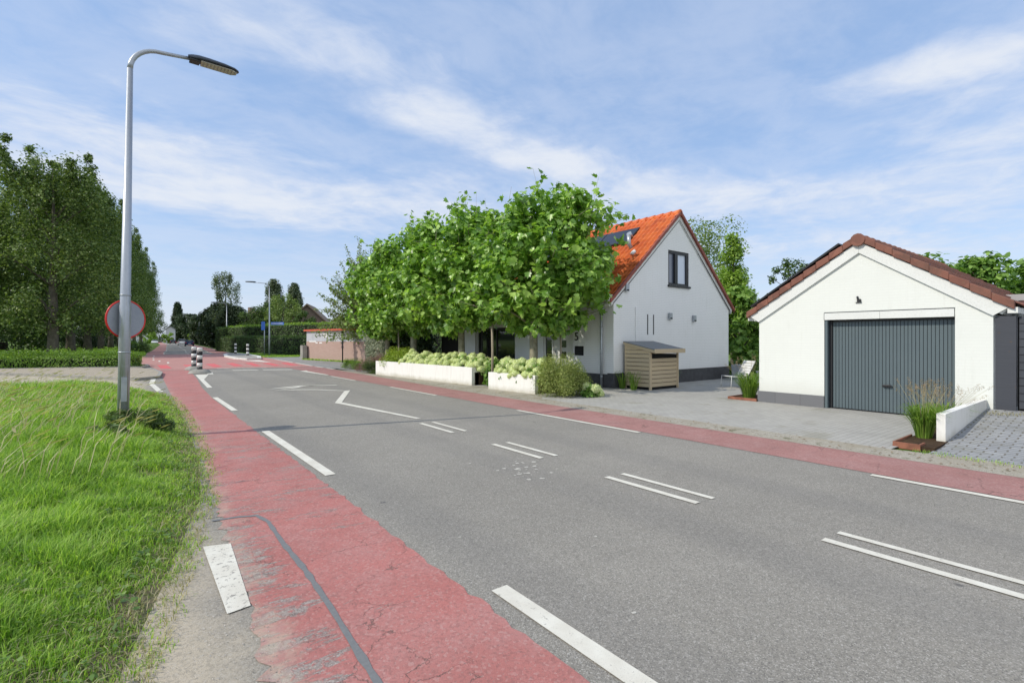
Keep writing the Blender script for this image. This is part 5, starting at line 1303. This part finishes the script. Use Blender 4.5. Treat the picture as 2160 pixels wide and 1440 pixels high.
# ================================================================== WHITE PLANTERS, HYDRANGEAS, SHRUBS
def wall_path(name,label,path,th,h,ends):
    t=thing(name,label,'planter',(0,0,0))
    mb=MB()
    P=[Vector(p) for p in path]
    d=(P[1]-P[0]).normalized(); n=Vector((d.y,-d.x)) if (d.y*1.0)<0 else Vector((-d.y,d.x))
    n=Vector((1,0))
    a,b=P
    mb.prism([tuple(a),tuple(b),(b.x+th,b.y),(a.x+th,a.y)],-0.02,h); mb.build('front_wall',M['render'],t,bevel=0.006)
    for (q,w_) in ends:
        MB().box((q.x+0.001+th,q.y-0.0,-0.02),(q.x+w_,q.y+th,h-0.004)).build('end_wall',M['render'],t,bevel=0.006)
    MB().prism([(a.x+th,a.y),(b.x+th,b.y),(b.x+1.7,b.y),(a.x+1.7,a.y)],0.0,h*0.72).build('soil',M['soil'],t)
wall_path('long_planter','long low white planter wall full of hydrangeas along the road',[(9.12,22.2),(9.66,14.86)],0.13,0.64,[(Vector((9.66,14.86)),0.3),(Vector((9.12,22.07)),1.7)])
wall_path('short_planter','short white planter wall with hydrangeas, right of the gap',[(9.46,13.55),(9.62,11.35)],0.13,0.56,[(Vector((9.46,13.42)),1.5)])
# hydrangea flower head prototypes made of small petals over a core
def flower_mesh(seed,r=0.115):
    g=np.random.default_rng(seed); n=230
    d=g.normal(0,1,(n,3)); d/=np.linalg.norm(d,axis=1)[:,None]; d=d[d[:,2]>-0.75]; n=len(d)
    P=d*r*np.array([1,1,0.85])*(1+g.normal(0,0.05,n))[:,None]
    o=leaves('flower_head',P,d*2.0,0.036,QUAD,M['petal'],None,0.0,g)
    me=o.data; 
    bm=bmesh.new(); bm.from_mesh(me); 
    s=bmesh.ops.create_icosphere(bm,subdivisions=2,radius=r*0.93); 
    for v in s['verts']: v.co.z*=0.85
    bm.faces.ensure_lookup_table()
    vs=set(s['verts'])
    for f in bm.faces:
        if all(v in vs for v in f.verts): f.material_index=1; f.smooth=True
    bm.to_mesh(me); bm.free(); me.materials.append(M['flower'])
    bpy.data.objects.remove(o); return me
FM=[flower_mesh(300+i) for i in range(3)]
hg=np.random.default_rng(310)
def hydrangea(x,y,label,nf,rx,ry,h,seed,z0=0.3,full=True):
    g=np.random.default_rng(seed); t=thing('hydrangea_bush',label,'hydrangea',(x,y,z0),0,'hydrangeas with lime green flower heads in the white planters')
    n=520; a=g.uniform(0,6.283,n); r=g.uniform(0,1,n)**0.5; z=g.uniform(0.05,0.9,n); k=np.sqrt(1-(z*0.85)**2)
    P=np.stack([rx*r*np.cos(a)*k,ry*r*np.sin(a)*k,z*h],1); N=np.stack([np.cos(a)*0.6,np.sin(a)*0.6,np.full(n,0.7)],1)
    leaves('foliage',P,N,0.13,OVAL,M['hyd_leaf'],t,0.3,g)
    pts=[];tries=0
    while len(pts)<nf and tries<4000:
        tries+=1
        a=g.uniform(0,6.283); r=g.uniform(0,1)**0.6; q=Vector((rx*r*math.cos(a),ry*r*math.sin(a),h*(0.98-0.62*r*r)+g.normal(0,0.05)))
        if min([(q-p).length for p in pts] or [9])>0.185: pts.append(q)
    for i,q in enumerate(pts):
        o=link('flower_head',FM[i%3],t,q); s=g.uniform(1.0,1.5); o.scale=(s,s,s*g.uniform(0.85,1)); o.rotation_euler=(g.normal(0,0.4),g.normal(0,0.4),g.uniform(0,6))
labs=['hydrangea at the far left of the flowering row, next to the golden shrub','second hydrangea of the long planter from the golden shrub','hydrangea in the middle of the long planter','hydrangea in front of the second plane trunk','tall hydrangea close to the right end of the long planter','hydrangea spilling over the right end of the long planter']
for i,yy in enumerate([19.9,18.9,17.9,16.95,16.0,15.1]):
    hydrangea(9.30+ (22.2-yy)*0.0735+0.42,yy,labs[i],24,0.50,0.55,0.58+0.05*(i==4),320+i,0.42)
labs=['hydrangea at the left end of the short planter beside the stake','hydrangea in the middle of the short planter','hydrangea in front of the nearest plane trunk behind the round pine shrub']
for i,yy in enumerate([13.05,12.35,11.65]): hydrangea(9.55+(13.55-yy)*0.07+0.38,yy,labs[i],20,0.46,0.46,0.62,330+i,0.33)
hydrangea(10.5,9.95,'tiny hydrangea peeking out right of the round pine shrub',4,0.25,0.25,0.38,340,0.0)
hydrangea(10.35,14.35,'leafy hydrangea without many blooms filling the gap between the planters',3,0.5,0.45,1.0,341,0.0)
bush('golden_shrub','dense yellow green shrub at the left end of the long planter',9.85,21.2,0.85,1.15,0.85,M['lime_leaf'],170,18,420,0.055,OVAL,z0=0.42,cr=(0.35,0.5))
bush('round_shrub','large round feathery shrub right of the short planter',10.05,10.55,0.98,0.85,1.20,M['bushy_leaf'],171,26,900,0.075,NARROW,droop=-0.1,cr=(0.28,0.42))
bush('red_twig_shrub','low shrub with reddish brown twigs left of the long planter',10.2,24.9,1.3,1.3,0.85,M['redtwig'],172,16,330,0.09,NARROW,droop=-0.2)
bush('roadside_weed','bushy green weeds left of the reddish shrub',9.75,26.9,0.9,1.2,0.62,M['limehedge'],173,14,330,0.07,NARROW,droop=-0.3)
bush('roadside_weed','green weeds between the reddish shrub and the long planter',9.35,23.2,0.6,0.85,0.6,M['mid_leaf'],174,14,330,0.07,NARROW,droop=-0.3)
# weed at lamp foot
bush('dark_weed','dark spiky weed clump around the foot of the lamp post',0.05,10.2,0.75,0.6,0.36,M['weed'],175,22,200,0.11,NARROW,droop=-0.5,z0=0.12,stems=False)
bush('dark_weed','dark leafy weed patch in the grass in front of the lamp post',-0.25,9.4,0.5,0.4,0.22,M['weed'],176,10,160,0.10,OVAL,z0=0.15,stems=False)
# ivy trellis
iv=thing('ivy_trellis','trellis panel overgrown with pale leafed ivy beside the farthest plane tree','trellis',(0,0,0))
mb=MB(); A=Vector((12.3,31.2));B=Vector((11.3,25.8))
for i in range(8):
    p=A.lerp(B,i/7); mb.box((p.x-0.02,p.y-0.02,0),(p.x+0.02,p.y+0.02,2.3))
for k in range(8): mb.tube([(A.x,A.y,0.2+k*0.28),(B.x,B.y,0.2+k*0.28)],0.012,5)
mb.build('lattice',M['stake'],iv)
g=np.random.default_rng(180); n=7500; s=g.uniform(0,1,n); zz=g.uniform(0,1,n)**0.75*2.7; th=0.10+0.28*g.uniform(0,1,n)*(zz/2.5)
bare=((s>0.35)&(s<0.8)&(zz<1.1)&(g.uniform(0,1,n)<0.85))
P=np.stack([A.x+(B.x-A.x)*s-th*g.choice([-0.4,1.0],n),A.y+(B.y-A.y)*s+g.normal(0,0.1,n),zz],1)[~bare]
leaves('ivy',P,np.tile([-0.8,-0.3,0.4],(len(P),1)),0.11,OVAL,M['ivy'],iv,0.5,g)

# ================================================================== BRICK WALL BUILDING (left of the hornbeam)
bw=thing('brick_outbuilding','pale red brick wall with blue grey panels and red coping behind the junction','wall',(0,0,0))
A=Vector((11.5,42.3));B=Vector((12.95,33.3)); d=(B-A).normalized(); n=Vector((-d.y,d.x)); n=n if n.x>0 else -n
def strip(mb,o0,o1,z0,z1,sa=0.0,sb=1.0,m=0):
    a=A+(B-A)*sa; b=A+(B-A)*sb; mb.prism([tuple(a+n*o0),tuple(b+n*o0),tuple(b+n*o1),tuple(a+n*o1)],z0,z1,m)
mb=MB(); strip(mb,0,2.4,-0.02,1.47); mb.build('brick_base',M['pinkbrick'],bw)
mb=MB(); 
for k in range(8): strip(mb,0.01+0.002*(k%2),2.38,1.472,2.28,k/8+0.001,(k+1)/8-0.001)
mb.build('panel',M['panel'],bw)
mb=MB(); strip(mb,-0.16,2.5,2.282,2.42,-0.02,1.01); mb.build('coping',M['coping'],bw)
for sa in (0.33,0.86):
    mb=MB(); strip(mb,-0.02,0.008,1.78,2.08,sa,sa+0.07); mb.build('wall_sign',M['signwhite'],bw)
for sa,w_,z_ in ((0.06,0.13,1.47),(0.18,0.04,1.37),(0.25,0.05,1.37)):
    mb=MB(); strip(mb,-0.015,-0.001,z_-0.06,z_+0.03,sa,sa+w_); mb.build('paint_patch',M['signwhite'],bw)
tag(MB().box((11.10,41.9,0),(11.45,42.6,1.15)).build('gate_pier',M['concrete']),'short pale concrete pier at the left end of the brick wall','pier')
lpst=MB().tube([(0,0,0),(0,0,2.15)],0.045,8).box((-0.07,-0.07,1.85),(0.07,0.07,2.2)).build('thin_dark_post',M['blackframe'],None,(11.95,35.0,0)); tag(lpst,'thin dark post with a small box in front of the brick wall','post')
# dark low wall at far left
tag(MB().prism([(-16,72),(-9.6,70.5),(-9.6,71),(-16,72.5)],0,1.35).build('dark_low_wall',M['darkbrick']),'dark low brick wall under the trees at the left photo edge','wall')

# ================================================================== LAMPS AND SIGNS
def lamp(name,label,x,y,H,arm,head,rz,z0=0.0,lens=True,lean=0.0,group='street lamps along the road'):
    t=thing(name,label,'street lamp',(x,y,z0),rz,group)
    pl=MB(); R=0.42
    pl.tube([(0,0,0),(0,0,2.20),(0,0,2.23),(0,0,H-R)],[0.082,0.080,0.073,0.042],20)
    pl.build('pole',M['galv'],t)
    ar=MB(); pts=[(0,0,H-R)]
    for k in range(1,9):
        a=math.pi/2*k/8; pts.append((R*(1-math.cos(a)),0,H-R+R*math.sin(a)))
    pts.append((arm,0,H+0.05)); ar.tube(pts,[0.042]+[0.040-0.001*k for k in range(8)]+[0.030],14); ar.build('arm',M['galv'],t)
    # lamp head: flat tapering shell
    Ln=head; hd=MB(); secs=[(0.0,0.055,0.05),(0.06,0.075,0.075),(0.2*Ln,0.115,0.085),(0.4*Ln,0.135,0.08),(0.7*Ln,0.135,0.065),(0.9*Ln,0.11,0.045),(0.98*Ln,0.06,0.022),(Ln,0.02,0.008)]
    n=14; vs=[];fs=[]
    for s,w_,h_ in secs:
        for k in range(n):
            a=2*math.pi*k/n; z_=math.sin(a)*h_; 
            if z_<0: z_*=0.35
            vs.append((arm-0.03+s,math.cos(a)*w_,H+0.06+z_))
    for i in range(len(secs)-1):
        for k in range(n): a=i*n+k; b=i*n+(k+1)%n; fs.append((a,b,b+n,a+n))
    fs.append(tuple(range(n))); fs.append(tuple((len(secs)-1)*n+k for k in range(n))[::-1])
    hd.add(vs,fs,0,True); ho=hd.build('lamp_head',M['lampbody'],t)
    le=MB(); le.prism([(arm-0.03+0.24*Ln,-0.10),(arm-0.03+0.85*Ln,-0.10),(arm-0.03+0.95*Ln,-0.045),(arm-0.03+0.95*Ln,0.045),(arm-0.03+0.85*Ln,0.10),(arm-0.03+0.24*Ln,0.10)],H+0.016,H+0.032); le.build('lens',M['lens'],ho)
    MB().box((arm-0.03+0.02,-0.085,H+0.005),(arm-0.03+0.22*Ln,0.085,H+0.035)).build('bracket',M['blackframe'],ho,bevel=0.01)
    return t
L1=lamp('street_lamp','tall galvanised street lamp on the grass bank, carrying the round sign',-0.07,10.48,6.60,0.84,0.80,0,0)
L1.rotation_euler=(math.radians(-0.3),math.radians(0.9),0)
for z_ in (2.37,1.42): 
    MB().tube([(0.0,0.0,z_),(0,0,z_+0.02)],0.079 if z_>1.5 else 0.087,16).build('sign_strap',M['galvplain'],L1)
MB().box((-0.035,-0.089,0.62),(0.045,-0.070,1.02)).build('service_hatch',M['galvplain'],L1)
# round sign seen from behind
sg=thing('round_sign','round traffic sign seen from behind, grey back with red rim, strapped to the lamp post','sign',(-0.03,10.64,1.985),math.radians(34))
def disc(r,y0,y1,n=48):
    mb=MB(); vs=[(r*math.cos(2*math.pi*k/n),y,r*math.sin(2*math.pi*k/n)) for y in (y0,y1) for k in range(n)]
    mb.add(vs,[tuple(range(n)),tuple(range(n,2*n))[::-1]]+[(k,n+k,n+(k+1)%n,(k+1)%n) for k in range(n)]); return mb
disc(0.300,-0.012,0.0).build('back_plate',M['signback'],sg)
mb=MB(); mb.tube([(0.312*math.cos(2*math.pi*k/48),-0.006,0.312*math.sin(2*math.pi*k/48)) for k in range(49)],0.0145,8,cap=False); mb.build('rim',M['red'],sg)
disc(0.305,0.004,0.008).build('sign_face',M['red'],sg)
MB().box((-0.06,-0.045,0.10),(0.06,-0.013,0.135)).box((-0.06,-0.045,-0.135),(0.06,-0.013,-0.10)).build('bracket',M['galvplain'],sg)
lamp('street_lamp','second street lamp on the grass strip by the hedge, arm pointing left',11.12,53.9,7.15,1.25,0.95,math.pi)
lamp('street_lamp','third street lamp farther up the road in front of the dark trees, arm pointing left',12.3,89.5,7.3,1.25,0.95,math.pi)
mast=MB().tube([(0,0,0),(0,0,8.1)],[0.09,0.05],8).build('grey_mast',M['galvplain'],None,(15.2,158,0)); tag(mast,'plain grey mast beside the yellow green young tree','mast')
# signs at the far lamp
ss=thing('street_name_sign','blue street name sign sticking out right of the second street lamp','sign',(11.22,53.95,3.2),-AZ)
MB().box((0.05,-0.02,-0.14),(1.35,0.02,0.14)).build('plate',M['signblue'],ss)
mb=MB(); 
for k in range(9): mb.box((0.14+k*0.125,-0.024,-0.045),(0.21+k*0.125,-0.021,0.045))
mb.build('lettering',M['signwhite'],ss)
ss=thing('blue_post_sign','narrow blue sign on its own thin grey post left of the second street lamp','sign',(10.85,54.8,0))
MB().tube([(0,0,0),(0,0,3.35)],0.045,10).build('post',M['galvplain'],ss)
MB().box((-0.30,-0.07,2.55),(0.04,-0.05,3.4)).build('plate',M['signblue'],ss)
ss=thing('speed_sign','small round white sign with the number 30 in front of the dark trees','sign',(12.7,110,0),-0.5)
MB().tube([(0,0,0),(0,0,2.9)],0.05,8).build('post',M['galvplain'],ss)
disc(0.42,-0.09,-0.07,24).build('sign_face',M['red'],ss).location=(0,0,2.6)
disc(0.33,-0.10,-0.092,24).build('sign_centre',M['signwhite'],ss).location=(0,0,2.6)
cu=bpy.data.curves.new('number','FONT'); cu.body='30'; cu.size=0.42; cu.align_x='CENTER'; cu.extrude=0.003
no=link('number',cu,ss,(0,-0.106,2.46)); no.rotation_euler=(math.pi/2,0,0); cu.materials.append(M['black'])

# ================================================================== BOLLARDS
def bollard_parts(t,h=1.10,r=0.115,z0=0.14):
    n=6
    for k in range(n):
        za=z0+h*k/n; zb=z0+h*(k+1)/n
        # bands from bottom: black, white ... top white
        mb=MB(); pr=[(r,0),(r,zb-za)] if k<n-1 else [(r,0),(r,(zb-za)*0.8),(r*0.9,(zb-za)*0.96),(r*0.6,zb-za)]
        mb.lathe([(a,za+b) for a,b in pr],(0,0,0),20); mb.build('band',M['black'] if k%2==0 else M['bwhite'],t)
def base_mound(t,rx,h):
    mb=MB(); mb.lathe([(rx,0),(rx*0.97,0.03),(rx*0.75,h*0.75),(rx*0.5,h)],(0,0,0),20); o=mb.build('concrete_foot',M['concrete'],t); return o
b1=thing('striped_bollard','black and white striped bollard, nearer one of the left pair, on a round concrete foot','bollard',(2.74,28.2,0),0,'black and white striped bollards'); bollard_parts(b1); base_mound(b1,0.50,0.20)
b2=thing('striped_bollard','black and white striped bollard, farther one of the left pair','bollard',(2.80,31.6,0),0,'black and white striped bollards'); bollard_parts(b2); base_mound(b2,0.44,0.20)
MB().box((-0.05,-0.118,0.42),(0.05,-0.112,0.50)).build('sticker',M['stencil'],b2)
b3=dup(b1,(8.85,58.5,-0.05),0,None,'black and white striped bollard at the far end of the white kerbed island')
b4=dup(b1,(8.75,51.3,-0.05),0,None,'black and white striped bollard at the near end of the white kerbed island')

# ================================================================== CARS
def car(name,label,x,y,rz,body,suv=False,group='cars on the far part of the road'):
    t=thing(name,label,'car',(x,y,0),rz,group); W=0.9; k=1.15 if suv else 1.0
    prof=[(-2.15,0.35),(-2.2,0.62),(-2.1,0.92*k),(-1.75,0.98*k),(0.95,0.96*k),(1.7,0.86*k),(2.1,0.70*k),(2.18,0.45),(2.1,0.28),(-2.05,0.28)]
    def loft(pr,w0,w1,zmax,zmin):
        n=len(pr); vs=[];fs=[]
        for sx in (-1,-0.86,0.86,1):
            for (yy,zz) in pr:
                w_=w0+(w1-w0)*(zz-zmin)/(zmax-zmin); e=1.0 if abs(sx)<1 else 0.965
                zc=(zmax+zmin)/2; vs.append((sx*w_,yy*e,zc+(zz-zc)*(0.93 if abs(sx)==1 else 1)))
        for s in range(3):
            for i in range(n): a=s*n+i; b=s*n+(i+1)%n; fs.append((a,b,b+n,a+n))
        fs.append(tuple(range(n))[::-1]); fs.append(tuple(range(3*n,4*n))); return vs,fs
    mb=MB(); mb.add(*loft(prof,W,W*0.97,0.98*k,0.28),0,True); bo=mb.build('body',body,t)
    top=1.68 if suv else 1.42
    cab=[(-1.95 if suv else -1.7,0.94*k),(-1.6 if suv else -1.15,top-0.03),(0.1,top),(0.45,top-0.06),(1.15,0.94*k)]
    mb=MB(); mb.add(*loft(cab,W*0.95,W*0.72,top,0.94*k),0,True); mb.build('cabin',M['glass'],t)
    mb=MB(); mb.box((-W*0.68,-1.45 if suv else -1.05,top-0.035),(W*0.68,0.2,top+0.012)); mb.build('roof',body,t,bevel=0.01)
    for (sx,sy) in ((-1,-1.35),(1,-1.35),(-1,1.3),(1,1.3)):
        mb=MB(); mb.tube([(sx*0.90,sy,0.32),(sx*0.70,sy,0.32)],0.32,18,smooth=False); wo=mb.build('wheel',M['black'],t)
        MB().tube([(sx*0.915,sy,0.32),(sx*0.89,sy,0.32)],0.19,12,smooth=False).build('rim',M['galvplain'],wo)
    for sx in (-1,1):
        MB().box((sx*0.72-0.13,-2.205,0.70*k),(sx*0.72+0.13,-2.10,0.86*k)).build('tail_light',M['red'],t)
        MB().box((sx*0.68-0.15,2.02,0.60*k),(sx*0.68+0.15,2.15,0.70*k)).build('headlight',M['signwhite'],t)
    MB().box((-0.26,-2.215,0.48),(0.26,-2.19,0.60)).build('number_plate',M['signwhite'],t)
    return t
cb=varied('blue_car_paint',(0.03,0.06,0.14),(0.025,0.05,0.12),3,0.25,0.3,0.0); cw=varied('white_car_paint',(0.78,0.80,0.80),(0.74,0.76,0.76),3,0.25,0.1,0.0); cd=varied('black_car_paint',(0.02,0.02,0.028),(0.02,0.02,0.025),3,0.3,0.1,0.0)
car('parked_car','dark blue car seen from behind, nearest car on the right lane',11.4,139,-0.05,cb)
car('parked_car','pale silver sport utility car with roof rack just ahead of the blue car',11.3,158,-0.05,cw,True)
car('parked_car','black car ahead of the silver one near the far bend',11.6,196,-0.05,cd)
car('oncoming_car','small grey car far away in the left lane',7.4,215,math.pi,cw)

# ================================================================== DISTANT HOUSES
def gable_house(name,label,x,y,w_,d_,ze,zr,wall,roof,rz=0.0,chim=False,win=2,cat='house',group=None):
    t=thing(name,label,cat,(x,y,0),rz,group)
    mb=MB(); mb.extr([(-w_/2,0),(w_/2,0),(w_/2,ze),(0,zr),(-w_/2,ze)],'y',0,d_); mb.build('wall',wall,t)
    sl_=(zr-ze)/(w_/2); mb=MB(); 
    o=0.45
    for s in (-1,1):
        mb.extr([(0,zr+0.02),(s*(w_/2+o),ze-o*sl_+0.02),(s*(w_/2+o),ze-o*sl_+0.24),(0,zr+0.26)],'y',-0.4,d_+0.3)
    ro=mb.build('roof',roof,t)
    if chim: MB().box((-0.45,d_*0.4,zr-0.6),(0.35,d_*0.4+0.8,zr+1.1)).build('chimney',M['brownbrick'],ro)
    for k in range(win):
        xx=-w_*0.25+k*w_*0.5; f=MB().box((xx-0.5,-0.03,1.0),(xx+0.5,0.02,2.2)).build('window',M['trim'],t); MB().box((xx-0.42,-0.04,1.08),(xx+0.42,-0.031,2.12)).build('pane',M['glass'],f)
    return t
gable_house('brown_house','brown brick house with a steep gable and thick roof edge behind the hedge',22.0,80.5,7.6,9,3.3,6.9,M['brownbrick'],M['thatch'],-AZ+0.25)
gable_house('brown_house','lower brown gable standing right of the taller brown house',25.2,75.3,6.0,8,2.6,5.0,M['brownbrick'],M['thatch'],-AZ+0.25)
gable_house('brick_house','brick house showing only its chimney above the garden trees',18.8,99,7,8,3.0,6.4,M['brownbrick'],M['thatch'],0.2,True)
gable_house('white_house','narrow distant pale house with a dark roof at the end of the road',14.6,262,3.4,3,6.0,7.2,M['panel'],M['plinth'],-0.1)
gable_house('red_roof_house','distant small house with a pale red roof at the left end of the road',3.0,255,6,6,2.0,3.9,M['trim'],M['coping'],0.9)

for o in [o for o in COL.objects if o.type=='FONT']:
    dg=bpy.context.evaluated_depsgraph_get(); me=bpy.data.meshes.new_from_object(o.evaluated_get(dg)); par=o.parent
    n=bpy.data.objects.new(o.name,me); COL.objects.link(n); n.parent=par; n.location=o.location; n.rotation_euler=o.rotation_euler
    nm=o.name; bpy.data.objects.remove(o); n.name=nm
# ================================================================== WORLD, SUN, CAMERA
el=math.radians(42); az=math.atan2(-0.958,0.287)   # direction towards the sun, clockwise from +Y
sdir=Vector((math.sin(az)*math.cos(el),math.cos(az)*math.cos(el),math.sin(el)))
su=bpy.data.lights.new('sun','SUN'); su.energy=3.45; su.angle=math.radians(0.53); su.color=(1.0,0.93,0.80)
so=link('sun',su,None,(0,0,50)); so.rotation_euler=sdir.to_track_quat('Z','Y').to_euler()
wd=bpy.data.worlds.new('World'); sc.world=wd; wd.use_nodes=True; t=NT(wd.node_tree)
bg=wd.node_tree.nodes['Background']
sky=t.new('ShaderNodeTexSky'); sky.sky_type='NISHITA'; sky.sun_disc=False; sky.sun_elevation=el; sky.sun_rotation=az; sky.air_density=1.0; sky.dust_density=0.6; sky.ozone_density=1.0
tc=t.new('ShaderNodeTexCoord'); dirv=tc.outputs['Generated']; dx,dy,dz=t.xyz(dirv)
zc=t.math('MAXIMUM',dz,0.03)
pl=t.comb(t.math('DIVIDE',dx,t.math('ADD',zc,0.06)),t.math('DIVIDE',dy,t.math('ADD',zc,0.06)),0.0)
SK=0.165
skyc=t.mix(1.0,sky.outputs[0],(SK*1.04,SK*1.0,SK*0.97),'MULTIPLY')
# cirrus: stretched noise on the cloud layer
warp=t.new('ShaderNodeTexNoise'); warp.inputs['Scale'].default_value=1.1; warp.inputs['Detail'].default_value=3; t.l.new(pl,warp.inputs['Vector'])
wv=t.new('ShaderNodeVectorMath'); wv.operation='MULTIPLY_ADD'; t.l.new(warp.outputs['Color'],wv.inputs[0]); wv.inputs[1].default_value=(0.5,0.5,0); t.l.new(pl,wv.inputs[2])
c1=t.noise(t.mapping(wv.outputs[0],rot=(0,0,-0.75),scale=(1.0,1.25,1)),1.7,9,0.56)
c2=t.noise(t.mapping(wv.outputs[0],rot=(0,0,-0.55),scale=(1.9,2.2,1)),4.0,8,0.62)
base=t.math('ADD',t.math('MULTIPLY',c1,0.68),t.math('MULTIPLY',c2,0.32))
def puff(p0,p1,w_,amp):
    p0=Vector(p0);p1=Vector(p1); c=(p0+p1)/2; d=p1-p0; a=math.atan2(d.y,d.x); L_=d.length/2+w_
    m=t.n.new('ShaderNodeMapping'); m.vector_type='TEXTURE'; t.l.new(wv.outputs[0],m.inputs[0]); m.inputs[1].default_value=(c.x+0.25,c.y+0.25,0.0); m.inputs[2].default_value=(0,0,a); m.inputs[3].default_value=(L_,w_,1)
    g_=t.n.new('ShaderNodeTexGradient'); g_.gradient_type='SPHERICAL'; t.l.new(m.outputs[0],g_.inputs[0])
    return t.math('MULTIPLY',g_.outputs['Fac'],amp)
def sp(px,py):   # photo direction -> cloud layer coordinates (with the same 0.06 offset)
    a=(px-1080)/1050; b=(715-py)/1050; v=Vector((SA+a*CA,CA-a*SA,b)).normalized(); return (v.x/(v.z+0.06),v.y/(v.z+0.06))
tot=None
for q in [((640,60),(1190,370),0.36,0.30),((760,240),(960,290),0.22,0.26),((1000,300),(1200,370),0.2,0.24),((-100,240),(420,360),0.9,0.24),((300,370),(760,480),1.0,0.27),((700,430),(1250,450),0.8,0.24),((1800,175),(2160,90),0.22,0.30),((1650,390),(2200,430),0.5,0.30),((1230,380),(1580,420),0.5,0.30),((1950,180),(2250,330),0.55,0.27),((1400,480),(2160,560),1.3,0.26),((350,0),(600,120),0.35,0.18)]:
    v=puff(sp(*q[0]),sp(*q[1]),q[2],q[3]); tot=v if tot is None else t.math('ADD',tot,v)
dens=t.math('ADD',base,tot)
cl=t.step(dens,0.44,0.94)
veil=t.math('MULTIPLY',t.step(base,0.34,0.62),0.34)
cl=t.math('MAXIMUM',t.math('MULTIPLY',cl,0.92),veil)
cloudc=t.mix(t.step(dens,0.55,1.0),(0.68,0.755,0.92),(0.82,0.86,0.93))
skyc=t.mix(0.60,skyc,(0.37,0.565,0.93))
col=t.mix(cl,skyc,cloudc)
haze=t.math('POWER',t.math('SUBTRACT',1.0,t.math('MAXIMUM',dz,0.0)),9.0)
col=t.mix(t.math('MULTIPLY',haze,0.72),col,(0.76,0.82,0.91))
south_fill=t.math('MULTIPLY',t.step(t.math('SUBTRACT',0.0,dy),0.15,0.75),t.step(dz,-0.02,0.12))  # bright cloud bank added behind the camera to light the shaded gable
col=t.mix(t.math('MULTIPLY',south_fill,t.step(t.noise(pl,0.5,4),0.3,0.6)),col,(1.18,1.22,1.28))
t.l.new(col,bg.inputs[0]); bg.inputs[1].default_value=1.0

cam=bpy.data.cameras.new('camera'); co=link('camera',cam,None,(0,0,1.65)); sc.camera=co
co.rotation_euler=(math.pi/2,0,-AZ); cam.sensor_width=36; cam.lens=36*1050/2160; cam.shift_y=-5/2160*1.0; cam.shift_y=(720-715)/2160*-1.0
cam.clip_start=0.05; cam.clip_end=5000
sc.view_settings.view_transform='Standard'; sc.view_settings.look='None'; sc.view_settings.exposure=0
sc.cycles.max_bounces=6; sc.cycles.transparent_max_bounces=4; sc.cycles.caustics_reflective=False; sc.cycles.caustics_refractive=False
